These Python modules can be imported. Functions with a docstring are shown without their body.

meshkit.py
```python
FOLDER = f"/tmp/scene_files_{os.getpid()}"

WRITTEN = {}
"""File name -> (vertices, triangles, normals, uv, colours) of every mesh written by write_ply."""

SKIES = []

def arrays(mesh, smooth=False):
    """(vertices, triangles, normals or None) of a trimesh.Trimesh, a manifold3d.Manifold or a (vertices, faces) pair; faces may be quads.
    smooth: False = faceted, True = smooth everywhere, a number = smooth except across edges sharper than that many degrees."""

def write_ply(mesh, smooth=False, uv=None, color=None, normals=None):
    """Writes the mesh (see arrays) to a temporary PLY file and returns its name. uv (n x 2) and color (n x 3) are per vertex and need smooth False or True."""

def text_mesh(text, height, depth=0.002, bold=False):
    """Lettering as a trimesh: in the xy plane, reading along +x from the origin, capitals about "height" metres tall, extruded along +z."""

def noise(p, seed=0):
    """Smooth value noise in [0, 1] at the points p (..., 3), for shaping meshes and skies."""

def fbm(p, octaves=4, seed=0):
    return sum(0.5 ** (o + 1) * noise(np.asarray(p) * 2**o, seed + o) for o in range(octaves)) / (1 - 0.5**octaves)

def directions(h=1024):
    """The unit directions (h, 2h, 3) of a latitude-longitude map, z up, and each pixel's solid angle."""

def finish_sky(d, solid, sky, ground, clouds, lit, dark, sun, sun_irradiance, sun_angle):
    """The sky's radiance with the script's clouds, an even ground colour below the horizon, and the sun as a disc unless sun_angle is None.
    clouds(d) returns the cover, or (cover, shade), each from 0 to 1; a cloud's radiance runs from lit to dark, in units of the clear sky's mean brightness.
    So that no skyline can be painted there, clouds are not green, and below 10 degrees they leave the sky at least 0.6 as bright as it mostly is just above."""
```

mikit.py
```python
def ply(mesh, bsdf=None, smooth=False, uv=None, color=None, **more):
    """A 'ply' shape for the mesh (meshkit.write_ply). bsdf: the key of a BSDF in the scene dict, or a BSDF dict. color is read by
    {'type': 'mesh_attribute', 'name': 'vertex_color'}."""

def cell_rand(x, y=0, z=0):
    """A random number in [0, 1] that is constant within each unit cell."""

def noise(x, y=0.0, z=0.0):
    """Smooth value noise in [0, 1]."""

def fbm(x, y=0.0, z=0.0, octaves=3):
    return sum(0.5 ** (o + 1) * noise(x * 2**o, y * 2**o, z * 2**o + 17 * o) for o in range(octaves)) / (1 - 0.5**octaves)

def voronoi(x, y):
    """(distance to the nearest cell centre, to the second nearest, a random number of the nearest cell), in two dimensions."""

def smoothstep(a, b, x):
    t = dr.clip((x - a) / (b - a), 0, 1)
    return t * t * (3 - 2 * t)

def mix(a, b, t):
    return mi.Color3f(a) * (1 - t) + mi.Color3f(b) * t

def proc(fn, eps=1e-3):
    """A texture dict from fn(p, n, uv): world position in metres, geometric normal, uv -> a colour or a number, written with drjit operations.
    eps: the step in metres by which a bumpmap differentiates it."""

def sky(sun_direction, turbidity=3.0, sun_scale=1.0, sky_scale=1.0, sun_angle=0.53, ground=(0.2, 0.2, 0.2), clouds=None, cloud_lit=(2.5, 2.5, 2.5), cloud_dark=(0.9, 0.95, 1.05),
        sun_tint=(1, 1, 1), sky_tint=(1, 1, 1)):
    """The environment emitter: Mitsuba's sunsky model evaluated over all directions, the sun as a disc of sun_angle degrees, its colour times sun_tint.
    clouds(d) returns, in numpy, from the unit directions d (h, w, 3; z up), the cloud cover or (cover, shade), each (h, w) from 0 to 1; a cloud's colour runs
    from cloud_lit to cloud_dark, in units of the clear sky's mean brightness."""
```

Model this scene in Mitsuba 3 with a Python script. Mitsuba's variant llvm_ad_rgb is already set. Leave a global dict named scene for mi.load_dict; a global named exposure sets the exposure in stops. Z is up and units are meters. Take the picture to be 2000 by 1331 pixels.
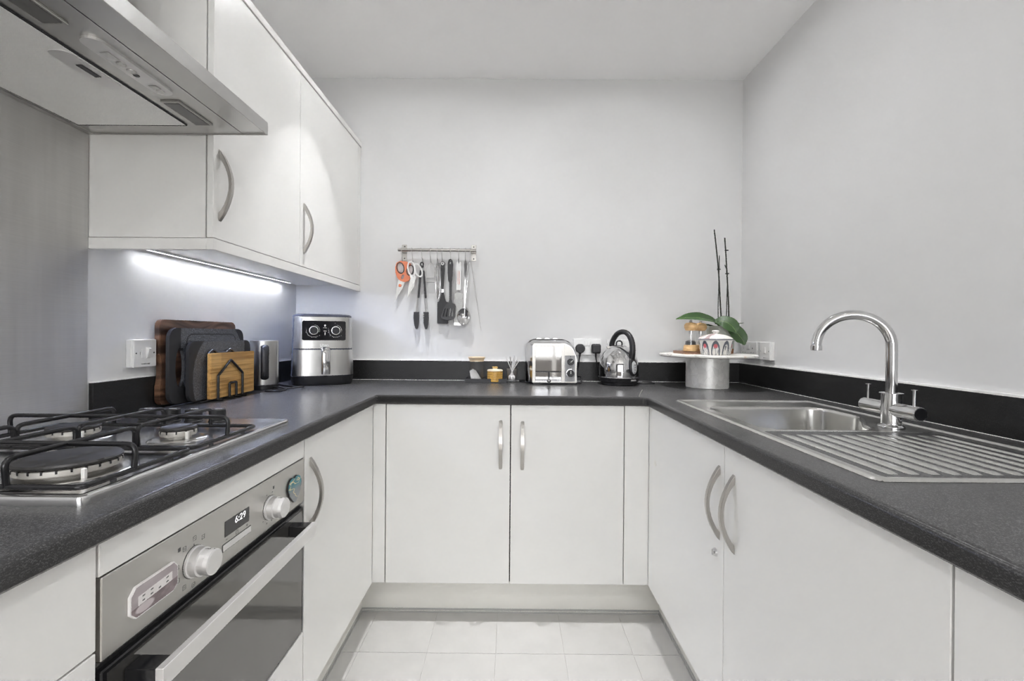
import math
import numpy as np
import trimesh
import manifold3d as m3
import shapely
import shapely.geometry as sg
from shapely import affinity
import drjit as dr
import mitsuba as mi
import mikit
import meshkit
from mikit import noise, fbm, voronoi, smoothstep, mix, proc

# ------------------------------------------------------------------ camera, sky, big lights, exposure
scene = {'type': 'scene'}
labels = {}
exposure = 0.27
T = mi.ScalarTransform4f

PITCH, ROLL, YAW, EYE = 0.0025, 0.0078, -0.003, 1.152
scene['camera'] = {
    'type': 'perspective', 'fov': 2 * math.degrees(math.atan(1000 / 870)), 'fov_axis': 'x',
    'near_clip': 0.02, 'far_clip': 200.0,
    'principal_point_offset_x': 3.9 / 2000, 'principal_point_offset_y': 8.8 / 1331,
    'to_world': T().look_at(origin=[0, 0, EYE], target=[math.sin(YAW), math.cos(YAW), EYE - math.sin(PITCH)],
                            up=[-math.sin(ROLL), 0, math.cos(ROLL)]),
}


def overcast(d):
    return np.ones(d.shape[:2]), 0.25 + 0.2 * meshkit.fbm(d * 3.0, 3, 5)


SKY = 41.0
scene['sky'] = mikit.sky((0.3, -0.5, 0.8), turbidity=4.0, sun_scale=0.0, sky_scale=SKY, ground=(0.55, 0.55, 0.54),
                         clouds=overcast, cloud_lit=(1.24, 1.25, 1.27), cloud_dark=(0.9, 0.92, 0.95))
DOWNLIGHT = 420.0                     # radiance of each ceiling lamp's face
BEAM = 3.3                           # intensity of its beam
DOWNLIGHTS = [(-0.48, 1.73), (0.515, 1.73), (-0.48, 0.10), (0.515, 0.10), (-1.5, -1.3), (0.0, -1.3), (1.5, -1.3), (-1.5, -2.6), (0.0, -2.6), (1.5, -2.6)]
LED = 190.0                           # strip under the wall cabinets

# ------------------------------------------------------------------ room sizes (metres; camera stands at x=0, y=0)
XL, XR, YB, ZC = -1.146, 1.216, 2.365, 2.51
YR = -3.4                           # living room end
DL, DR, DB = -0.552, 0.555, 1.785   # door planes: left run, right run, back run
WT, WB = 0.910, 0.874               # worktop top and underside
EL, ER, EB = -0.531, 0.538, 1.765   # worktop front edges
UP = 1.012                          # top of upstand

# ------------------------------------------------------------------ materials


def two(b):
    return {'type': 'twosided', 'bsdf': b}


def rgb(*c):
    return {'type': 'rgb', 'value': list(c)}


def prin(c, rough=0.5, metal=0.0, spec=0.5, **k):
    c = rgb(*c) if isinstance(c, (tuple, list)) else c
    return two({'type': 'principled', 'base_color': c, 'roughness': rough, 'metallic': metal, 'specular': spec, **k})


def speck(p, n, uv):
    a = noise(p.x * 620, p.y * 620, p.z * 620)
    b = noise(p.x * 1100 + 7, p.y * 1100, p.z * 1100)
    c = fbm(p.x * 9, p.y * 9, p.z * 9)
    v = 0.024 + 0.040 * smoothstep(0.45, 0.95, a) + 0.05 * smoothstep(0.72, 0.95, b) + 0.016 * c
    return mi.Color3f(v * 1.0, v * 0.99, v * 0.99)


def speck_dark(p, n, uv):
    return speck(p, n, uv) * 0.30


def board_speck(p, n, uv):
    a = noise(p.x * 700, p.y * 700, p.z * 700)
    s = smoothstep(0.74, 0.8, noise(p.y * 40 + p.z * 900, p.z * 60 - p.y * 300))
    v = 0.07 + 0.22 * smoothstep(0.55, 0.9, a) + 0.08 * s
    return mi.Color3f(v * 0.95, v, v * 1.12)


def dark_wood(p, n, uv):
    r = fbm(p.y * 5, p.z * 45 + 2.5 * noise(p.y * 7, p.z * 5), p.x * 5, 4)
    return mix((0.035, 0.018, 0.011), (0.19, 0.10, 0.058), smoothstep(0.3, 0.7, r))


def bamboo(p, n, uv):
    r = fbm(p.y * 7, p.z * 210, p.x * 90, 3)
    strip = mikit.cell_rand(dr.floor(p.z / 0.019), dr.floor(p.y / 0.4))
    return mix((0.42, 0.215, 0.06), (0.72, 0.44, 0.16), smoothstep(0.25, 0.75, r * 0.75 + 0.25 * strip))


def light_wood(p, n, uv):
    r = fbm(p.x * 30, p.y * 30, p.z * 160, 3)
    return mix((0.50, 0.29, 0.12), (0.74, 0.50, 0.25), r)


def pearl(p, n, uv):
    ang = dr.atan2(p.y - 2.13, p.x - 0.936)
    d1, d2, w = voronoi(ang * 3.4, p.z * 26)
    edge = smoothstep(0.0, 0.07, d2 - d1)
    r = fbm(ang * 9 + w * 9, p.z * 80, w * 5, 3)
    v = 0.62 + 0.16 * r + 0.16 * w
    return mi.Color3f(v, v * 0.99, v * 0.955) * (0.86 + 0.14 * edge)


def marble(p, n, uv):
    r = fbm(p.x * 9, p.y * 9, p.z * 9, 4)
    vein = smoothstep(0.03, 0.0, dr.abs(r - 0.5))
    spot = smoothstep(0.66, 0.74, fbm(p.x * 40 + 3, p.y * 40, 1.0, 3))
    c = mix((0.78, 0.77, 0.73), (0.42, 0.40, 0.36), vein * 0.8)
    return c * (1 - spot * 0.45) + mi.Color3f(0.55, 0.36, 0.2) * spot * 0.45


def painted(p, n, uv):
    # hand painted arches, leaves and red flowers around the little casserole
    x, y, z = p.x - 0.922, p.y - 2.014, p.z - 1.070
    a = dr.atan2(y, x) * (9 / (2 * math.pi)) + 0.35
    u = a - dr.floor(a) - 0.5
    arch = dr.abs(dr.sqrt(dr.square(u / 0.36) + dr.square((z - 0.004) / 0.052)) - 1)
    line = smoothstep(0.2, 0.1, arch)
    inner = dr.select(dr.square(u / 0.3) + dr.square((z - 0.004) / 0.043) < 1, smoothstep(0.55, 0.62, noise(a * 26, z * 60)), 0.0)
    fl = smoothstep(0.2, 0.15, dr.sqrt(dr.square(u / 1.0) + dr.square((z - 0.040) / 0.055)))
    fl = fl * dr.select(mikit.cell_rand(dr.floor(a), 3) > 0.45, 1.0, 0.0)
    c = mix((0.80, 0.78, 0.74), (0.10, 0.11, 0.13), dr.maximum(line, inner * 0.85))
    c = c * (1 - fl) + mi.Color3f(0.55, 0.13, 0.15) * fl
    rim = smoothstep(0.004, 0.002, dr.abs(z - 0.0685))
    c = c * (1 - rim) + mi.Color3f(0.3, 0.3, 0.33) * rim
    lid = dr.select(z > 0.071, 1.0, 0.0) * smoothstep(0.52, 0.6, noise(a * 3.1 + 40, z * 50)) * dr.select(z < 0.098, 1.0, 0.0)
    return c * (1 - lid * 0.75) + mi.Color3f(0.30, 0.16, 0.17) * lid * 0.75


def ochre(p, n, uv):
    a = dr.atan2(p.y - 2.27, p.x + 0.082) * 9.0
    z = (p.z - 0.914) / 0.0105
    dash = dr.select((dr.abs(a - dr.floor(a) - 0.5) < 0.3) & (dr.abs(z - dr.floor(z) - 0.5) < 0.28), 1.0, 0.0)
    dash = dash * dr.select((z > 1.0) & (z < 5.0), 1.0, 0.0)
    c = mix((0.56, 0.33, 0.075), (0.27, 0.13, 0.03), dash * 0.85)
    return c * (0.9 + 0.2 * noise(p.x * 90, p.y * 90, p.z * 90))


def leaf_green(p, n, uv):
    r = fbm(p.x * 30, p.y * 30, p.z * 30, 2)
    return mix((0.020, 0.052, 0.014), (0.050, 0.105, 0.030), r)


def photo_print(p, n, uv):
    # magnet: long white house between a grey sky and dark ground
    y, z = (p.y - 0.640) / 0.092, (p.z - 0.731) / 0.047
    slope = 0.34 + 0.10 * y
    c = mix((0.40, 0.36, 0.37), (0.30, 0.26, 0.27), noise(y * 6, z * 5))
    house = dr.select((z > slope) & (z < slope + 0.30) & (y > 0.14) & (y < 0.86), 1.0, 0.0)
    win = dr.select((dr.abs(y * 6 - dr.floor(y * 6) - 0.5) < 0.16) & (dr.abs((z - slope) * 7 - dr.floor((z - slope) * 7) - 0.55) < 0.17) & (mikit.cell_rand(dr.floor(y * 6), dr.floor((z - slope) * 7)) > 0.35), 1.0, 0.0)
    c = c * (1 - house) + mi.Color3f(0.70, 0.67, 0.66) * house * (1 - 0.85 * win)
    gnd = dr.select(z < slope, 1.0, 0.0)
    g = mix((0.12, 0.09, 0.095), (0.26, 0.21, 0.22), fbm(y * 12, z * 9))
    c = c * (1 - gnd) + g * gnd
    blob = smoothstep(0.16, 0.12, dr.sqrt(dr.square((y - 0.28) / 1.3) + dr.square(z - 0.22)))
    return c * (1 - blob * 0.7) + mi.Color3f(0.62, 0.56, 0.57) * blob * 0.7


def heart_print(p, n, uv):
    y, z = p.y, p.z
    r = fbm(y * 60, z * 60, 2.0, 3)
    c = mix((0.035, 0.17, 0.20), (0.22, 0.24, 0.25), smoothstep(0.772, 0.748, z))
    gold = smoothstep(0.05, 0.02, dr.abs(fbm(y * 35 + 5, z * 70, 1.0, 2) - 0.52))
    return c * (0.7 + 0.6 * r) * (1 - gold * 0.8) + mi.Color3f(0.75, 0.62, 0.35) * gold * 0.8


def brushed(p, n, uv):
    r = fbm(p.y * 47, p.z * 3.1, p.x * 3, 4)
    v = 0.60 + 0.16 * (r - 0.5) + 0.03 * noise(p.y * 6, p.z * 900)
    return mi.Color3f(v, v * 0.99, v * 0.97)


def mesh_filter(p, n, uv):
    a = dr.sin((p.x + p.y) * 1500) * dr.sin((p.x - p.y) * 1500)
    v = 0.80 + 0.12 * a
    return mi.Color3f(v, v, v * 0.97)


def tile_tone(p, n, uv):
    r = fbm(p.x * 14, p.y * 14, 0.0, 4)
    v = 0.39 + 0.04 * r
    return mi.Color3f(v, v * 0.985, v * 0.95)


def oak(p, n, uv):
    r = fbm(p.x * 40, p.y * 3, 0.0, 3)
    return mix((0.60, 0.56, 0.51), (0.72, 0.68, 0.63), r)


def plaster(p, n, uv):
    return 0.5 + fbm(p.x * 90, p.y * 90, p.z * 90, 2) * 0.0008


M = {
    'm_wall': two({'type': 'diffuse', 'reflectance': rgb(0.715, 0.715, 0.715)}),
    'm_dark_wall': two({'type': 'diffuse', 'reflectance': rgb(0.13, 0.13, 0.135)}),
    'm_dark_panel': two({'type': 'diffuse', 'reflectance': rgb(0.22, 0.21, 0.20)}),
    'm_grater': prin((0.40, 0.40, 0.39), 0.45, 1.0),
    'm_insert': prin((0.28, 0.28, 0.285), 0.4, 0.2),
    'm_ceiling': two({'type': 'diffuse', 'reflectance': rgb(0.93, 0.93, 0.925)}),
    'm_white': prin((0.725, 0.721, 0.702), 0.38, 0, 0.45),
    'm_white_plastic': prin((0.80, 0.80, 0.79), 0.3, 0, 0.5),
    'm_sealant': prin((0.86, 0.86, 0.85), 0.4),
    'm_tile': prin(proc(tile_tone), 0.35, 0, 0.4),
    'm_grout': two({'type': 'diffuse', 'reflectance': rgb(0.36, 0.35, 0.335)}),
    'm_oak': prin(proc(oak), 0.4),
    'm_worktop': prin(proc(speck), 0.27, 0, 0.27),
    'm_upstand': prin(proc(speck_dark), 0.35, 0, 0.4),
    'm_splash': prin(proc(brushed), 0.46, 1.0, anisotropic=0.8),
    'm_steel': prin((0.56, 0.555, 0.54), 0.30, 1.0),
    'm_steel_satin': prin((0.52, 0.51, 0.485), 0.36, 1.0),
    'm_sink': prin((0.66, 0.655, 0.63), 0.24, 1.0),
    'm_hob': prin((0.74, 0.74, 0.735), 0.17, 1.0),
    'm_chrome': prin((0.66, 0.66, 0.66), 0.07, 1.0),
    'm_mirror': prin((0.70, 0.70, 0.705), 0.04, 1.0),
    'm_nickel': prin((0.47, 0.455, 0.43), 0.30, 1.0),
    'm_alu': prin((0.80, 0.79, 0.78), 0.42, 0.85),
    'm_filter': prin(proc(mesh_filter), 0.5, 0.0),
    'm_lamp_glass': prin((0.10, 0.10, 0.095), 0.15),
    'm_black': prin((0.012, 0.012, 0.013), 0.35),
    'm_black_gloss': prin((0.008, 0.008, 0.009), 0.10),
    'm_charcoal': prin((0.040, 0.040, 0.042), 0.45),
    'm_black_soft': prin((0.022, 0.022, 0.024), 0.5),
    'm_enamel': prin((0.007, 0.007, 0.008), 0.17),
    'm_burner_cap': prin((0.022, 0.021, 0.020), 0.45),
    'm_burner': prin((0.56, 0.54, 0.50), 0.45, 0.6),
    'm_navy': prin((0.06, 0.065, 0.085), 0.4),
    'm_oven_glass': {'type': 'blendbsdf', 'weight': 0.13, 'a': prin((0.035, 0.034, 0.032), 0.06, 0, 0.6), 'b': prin((0.8, 0.79, 0.76), 0.04, 1.0)},
    'm_display': prin((0.03, 0.03, 0.03), 0.12),
    'm_print_dark': prin((0.05, 0.05, 0.05), 0.5),
    'm_orange': prin((0.72, 0.22, 0.11), 0.4),
    'm_dark_wood': prin(proc(dark_wood), 0.35),
    'm_bamboo': prin(proc(bamboo), 0.4),
    'm_light_wood': prin(proc(light_wood), 0.4),
    'm_pale_wood': prin((0.70, 0.56, 0.38), 0.45),
    'm_board': prin(proc(board_speck), 0.36),
    'm_pearl': prin(proc(pearl), 0.28, 0.15),
    'm_marble': prin(proc(marble), 0.25),
    'm_painted': prin(proc(painted), 0.15),
    'm_porcelain': prin((0.80, 0.79, 0.76), 0.15),
    'm_ochre': prin(proc(ochre), 0.3),
    'm_ochre_plain': prin((0.58, 0.38, 0.13), 0.3),
    'm_cream': prin((0.74, 0.66, 0.50), 0.3),
    'm_leaf': prin(proc(leaf_green), 0.35),
    'm_vein': prin((0.17, 0.25, 0.09), 0.4),
    'm_stem': prin((0.018, 0.022, 0.014), 0.45),
    'm_planter': prin((0.33, 0.35, 0.31), 0.5),
    'm_terracotta': prin((0.20, 0.085, 0.035), 0.5),
    'm_paper': two({'type': 'diffuse', 'reflectance': rgb(0.78, 0.77, 0.76)}),
    'm_photo': prin(proc(photo_print), 0.3),
    'm_heart': prin(proc(heart_print), 0.2),
    'm_red_print': prin((0.55, 0.25, 0.2), 0.5),
    'm_glass': {'type': 'thindielectric', 'int_ior': 1.5},
    'm_plinth': prin((0.68, 0.67, 0.63), 0.22, 0, 0.5),
    'm_seal': prin((0.42, 0.42, 0.41), 0.3, 0.5),
    'm_dark_gap': two({'type': 'diffuse', 'reflectance': rgb(0.05, 0.05, 0.05)}),
    'm_window_film': prin((0.42, 0.43, 0.43), 0.2),
    'm_lamp_white': prin((0.8, 0.8, 0.8), 0.4),
}
scene.update(M)

# ------------------------------------------------------------------ mesh helpers


def cat(*ms):
    return trimesh.util.concatenate([m for m in ms])


def hull(pts):
    h = m3.Manifold.hull_points(np.asarray(pts, float)).to_mesh()
    return trimesh.Trimesh(h.vert_properties[:, :3], h.tri_verts, process=False)


def box(x0, x1, y0, y1, z0, z1, c=0.0):
    if c <= 0:
        m = trimesh.creation.box((x1 - x0, y1 - y0, z1 - z0))
        m.apply_translation(((x0 + x1) / 2, (y0 + y1) / 2, (z0 + z1) / 2))
        return m
    pts = []
    for x, sx in ((x0, 1), (x1, -1)):
        for y, sy in ((y0, 1), (y1, -1)):
            for z, sz in ((z0, 1), (z1, -1)):
                pts += [(x, y + sy * c, z + sz * c), (x + sx * c, y, z + sz * c), (x + sx * c, y + sy * c, z)]
    return hull(pts)


def rbox(x0, x1, y0, y1, z0, z1, r, n=16):
    s = trimesh.creation.uv_sphere(radius=r, count=(n // 2, n)).vertices
    pts = [s + (x, y, z) for x in (x0 + r, x1 - r) for y in (y0 + r, y1 - r) for z in (z0 + r, z1 - r)]
    return hull(np.vstack(pts))


def lathe(prof, c=(0, 0, 0), n=48, axis='z'):
    prof = np.asarray(prof, float)
    a = np.arange(n) / n * 2 * math.pi
    k = len(prof)
    v = np.stack([np.outer(prof[:, 0], np.cos(a)), np.outer(prof[:, 0], np.sin(a)), np.repeat(prof[:, 1:2], n, 1)], -1).reshape(-1, 3)
    f = []
    for i in range(k - 1):
        for j in range(n):
            j2 = (j + 1) % n
            p, q, r, s = i * n + j, i * n + j2, (i + 1) * n + j2, (i + 1) * n + j
            if prof[i, 0] > 1e-9:
                f.append((p, q, r if prof[i + 1, 0] > 1e-9 else s))
            if prof[i + 1, 0] > 1e-9:
                f.append((p if prof[i, 0] > 1e-9 else q, r, s))
    if axis == 'x':
        v = v[:, [2, 0, 1]]
    elif axis == 'y':
        v = v[:, [1, 2, 0]]
    return trimesh.Trimesh(v + np.asarray(c), np.asarray(f), process=True)


def cyl(p0, p1, r, n=20, r2=None):
    p0, p1 = np.asarray(p0, float), np.asarray(p1, float)
    return tube([p0, p1], [r, r if r2 is None else r2], n)


def tube(path, r, n=10, closed=False, flat=1.0, ref=None):
    p = np.asarray(path, float)
    k = len(p)
    rr = np.broadcast_to(np.asarray(r, float), (k,))
    t = (np.roll(p, -1, 0) - np.roll(p, 1, 0)) if closed else np.gradient(p, axis=0)
    t = t / np.linalg.norm(t, axis=1, keepdims=True)
    u = np.array(ref, float) if ref is not None else (np.array([0, 0, 1.0]) if abs(t[0][2]) < 0.9 else np.array([1.0, 0, 0]))
    a = np.arange(n) / n * 2 * math.pi
    v = []
    for i in range(k):
        u = u - t[i] * np.dot(u, t[i])
        u = u / np.linalg.norm(u)
        w = np.cross(t[i], u)
        v.append(p[i] + rr[i] * (np.outer(np.cos(a), u) + flat * np.outer(np.sin(a), w)))
    v = np.vstack(v)
    f = []
    for i in range(k if closed else k - 1):
        i2 = (i + 1) % k
        for j in range(n):
            j2 = (j + 1) % n
            f += [(i * n + j, i * n + j2, i2 * n + j2), (i * n + j, i2 * n + j2, i2 * n + j)]
    if not closed:
        v = np.vstack([v, p[0], p[-1]])
        for j in range(n):
            j2 = (j + 1) % n
            f += [(k * n, j2, j), (k * n + 1, (k - 1) * n + j, (k - 1) * n + j2)]
    return trimesh.Trimesh(v, np.asarray(f), process=False)


def smooth_path(pts, m=8):
    p = np.asarray(pts, float)
    q = np.vstack([2 * p[0] - p[1], p, 2 * p[-1] - p[-2]])
    out = []
    for i in range(1, len(q) - 2):
        for s in np.arange(m) / m:
            a, b, c, d = q[i - 1:i + 3]
            out.append(0.5 * ((2 * b) + (c - a) * s + (2 * a - 5 * b + 4 * c - d) * s ** 2 + (3 * b - a - 3 * c + d) * s ** 3))
    out.append(p[-1])
    return np.array(out)


def round_path(pts, r, m=5, closed=False):
    """polyline with its corners rounded by r"""
    p = [np.asarray(q, float) for q in pts]
    n, out = len(p), []
    for i in range(n):
        if not closed and i in (0, n - 1):
            out.append(p[i])
            continue
        a, b, c = p[i - 1], p[i], p[(i + 1) % n]
        d1, d2 = (a - b) / np.linalg.norm(a - b), (c - b) / np.linalg.norm(c - b)
        for s in np.linspace(0, 1, m):
            out.append((b + d1 * r) * (1 - s) ** 2 + 2 * b * s * (1 - s) + (b + d2 * r) * s ** 2)
    return np.array(out)


def ext(poly, lo, hi, plane='xy'):
    parts = []
    for g in getattr(poly, 'geoms', [poly]):
        m = trimesh.creation.extrude_polygon(g, hi - lo, engine='earcut')
        v = np.array(m.vertices)
        f = np.array(m.faces)
        h = v[:, 2] + lo
        if plane == 'xy':
            w = np.stack([v[:, 0], v[:, 1], h], 1)
        elif plane == 'xz':
            w, f = np.stack([v[:, 0], h, v[:, 1]], 1), f[:, ::-1]
        else:
            w = np.stack([h, v[:, 0], v[:, 1]], 1)
        parts.append(trimesh.Trimesh(w, f, process=False))
    return cat(*parts)


def rrect(x0, x1, y0, y1, r):
    return sg.box(x0 + r, y0 + r, x1 - r, y1 - r).buffer(r, quad_segs=6)


def ell(cx, cy, a, b, rot=0):
    return affinity.rotate(affinity.scale(sg.Point(cx, cy).buffer(1, quad_segs=12), a, b), rot)


def loft(rings, cap0=True, cap1=True, closed=True):
    """rings: list of (n,3) arrays with equal counts, counter-clockwise seen from the last ring"""
    r = np.asarray(rings, float)
    k, n, _ = r.shape
    v, f = r.reshape(-1, 3), []
    for i in range(k - 1):
        for j in range(n if closed else n - 1):
            j2 = (j + 1) % n
            f += [(i * n + j, i * n + j2, (i + 1) * n + j2), (i * n + j, (i + 1) * n + j2, (i + 1) * n + j)]
    v = list(v)
    for on, i, flip in ((cap0, 0, True), (cap1, k - 1, False)):
        if on:
            c = len(v)
            v.append(r[i].mean(0))
            for j in range(n):
                j2 = (j + 1) % n
                f.append((c, i * n + j2, i * n + j) if flip else (c, i * n + j, i * n + j2))
    return trimesh.Trimesh(np.array(v), np.array(f), process=False)


def text(s, h, depth=0.0006, bold=False):
    return meshkit.text_mesh(s, h, depth, bold)


def move(m, *t):
    m = m.copy()
    m.apply_translation(t)
    return m


def rotz(m, deg, c=(0, 0, 0)):
    m = m.copy()
    m.apply_transform(trimesh.transformations.rotation_matrix(math.radians(deg), [0, 0, 1], c))
    return m


# ------------------------------------------------------------------ scene bookkeeping
TAKEN = set()


def numbered(name):
    k, i = name, 0
    while k in TAKEN:
        i += 1
        k = f'{name}_{i:03d}'
    TAKEN.add(k)
    return k


def put(key, mesh, mat, smooth=False, **more):
    if mesh.is_watertight and mesh.volume < 0:
        mesh.invert()
    scene[key] = mikit.ply(mesh, mat, smooth=smooth, **more)
    return key


def thing(name, label, category, group=None, kind=None):
    k = numbered(name)
    labels[k] = {'label': label, 'category': category}
    if group:
        labels[k]['group'] = group
    if kind:
        labels[k]['kind'] = kind
    return k


def part(parent, name, mesh, mat, smooth=False, label=None, **more):
    k = numbered(f'{parent}__{name}')
    put(k, mesh, mat, smooth, **more)
    if label:
        labels[k] = {'label': label}
    return k


def single(name, mesh, mat, label, category, smooth=False, group=None, **more):
    k = thing(name, label, category, group)
    put(k, mesh, mat, smooth, **more)
    return k


def struct(name, mesh, mat, label, smooth=False):
    k = numbered(name)
    put(k, mesh, mat, smooth)
    labels[k] = {'label': label, 'category': name.split('_')[0], 'kind': 'structure'}
    return k


# ================================================================== THE SETTING
LX0, LX1 = -2.7, 2.6               # the living room behind the camera is wider
YO = -0.75                         # where the kitchen opens to it
fl = struct('floor', box(LX0, LX1, YR, YB, -0.06, -0.0012), 'm_grout', 'floor of large pale square vinyl tiles')
tx0, ty0, ts = -0.048 - 3 * 0.2485, 1.606 + 0.2485, 0.2485
for i in range(6):
    for j in range(9):
        x0, y1 = tx0 + i * ts, ty0 - j * ts
        part(fl, 'tile', box(x0 + 0.0005, x0 + ts - 0.0005, y1 - ts + 0.0005, y1 - 0.0005, -0.0012, 0.0, 0.0003), 'm_tile')
struct('floor_living_room', box(LX0, LX1, YR, ty0 - 9 * ts, -0.0012, 0.0), 'm_oak', 'oak floor of the living area behind the camera')
struct('ceiling', box(LX0 - 0.1, LX1 + 0.1, YR - 0.1, YB + 0.1, ZC, ZC + 0.1), 'm_ceiling', 'plain white ceiling')
struct('wall_back', box(XL - 0.1, XR + 0.1, YB, YB + 0.1, -0.06, ZC), 'm_wall', 'pale grey painted back wall')
struct('wall_left', box(XL - 0.1, XL, YO, YB, -0.06, ZC), 'm_wall', 'pale grey painted wall behind the hob')
struct('wall_right', box(XR, XR + 0.1, YO, YB, -0.06, ZC), 'm_wall', 'pale grey painted wall behind the sink')
struct('wall_living_left', cat(box(LX0, XL - 0.1, YO - 0.1, YO, -0.06, ZC), box(LX0 - 0.1, LX0, YR, YO, -0.06, ZC)), 'm_wall', 'living area wall on the left')
struct('wall_living_right', cat(box(XR + 0.1, LX1, YO - 0.1, YO, -0.06, ZC), box(LX1, LX1 + 0.1, YR, YO, -0.06, ZC)), 'm_wall', 'living area wall on the right')
OX0, OX1, OZ = -1.5, 1.5, 2.15
struct('wall_rear', cat(box(LX0 - 0.1, OX0, YR - 0.1, YR, -0.06, ZC), box(OX1, LX1 + 0.1, YR - 0.1, YR, -0.06, ZC), box(OX0, OX1, YR - 0.1, YR, OZ, ZC)), 'm_dark_wall', 'wall with the wide terrace opening')
struct('door_1', cat(box(OX0, OX0 + 0.06, YR - 0.08, YR - 0.02, 0, OZ), box(OX1 - 0.06, OX1, YR - 0.08, YR - 0.02, 0, OZ),
                     box(OX0, OX1, YR - 0.08, YR - 0.02, OZ - 0.06, OZ), *[box(q - 0.035, q + 0.035, YR - 0.08, YR - 0.02, 0, OZ - 0.06) for q in (-0.75, 0.0, 0.75)], *[box(OX0, OX1, YR - 0.075, YR - 0.025, q, q + 0.07) for q in (0.0, 0.72, 1.42)]), 'm_white', 'white frame of the open terrace door')
struct('door_2', box(OX0 + 0.06, OX1 - 0.06, YR - 0.062, YR - 0.038, 0.07, 0.78), 'm_dark_panel', 'grey lower panels of the terrace door')


def plinth(name, mesh, seal, label):
    k = struct(name, mesh, 'm_plinth', label)
    part(k, 'seal_strip', seal, 'm_seal', label='grey sealing strip along the floor')


PL, PR, PB = DL - 0.058, DR + 0.064, DB + 0.056
plinth('baseboard_back', box(PL, PR, PB, PB + 0.016, 0.0, 0.150), cat(box(PL, PR, PB - 0.004, PB, 0.0, 0.006), box(PL, PR, PB - 0.002, PB, 0.010, 0.018)), 'glossy white plinth under the back cabinets')
plinth('baseboard_left', box(PL - 0.016, PL, -0.6, PB, 0.0, 0.150), cat(box(PL, PL + 0.004, -0.6, PB - 0.005, 0.0, 0.006), box(PL, PL + 0.002, -0.6, PB - 0.005, 0.010, 0.018)), 'glossy white plinth under the oven run')
plinth('baseboard_right', box(PR, PR + 0.016, -0.6, PB, 0.0, 0.150), cat(box(PR - 0.004, PR, -0.6, PB - 0.005, 0.0, 0.006), box(PR - 0.002, PR, -0.6, PB - 0.005, 0.010, 0.018)), 'glossy white plinth under the sink run')

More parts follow.
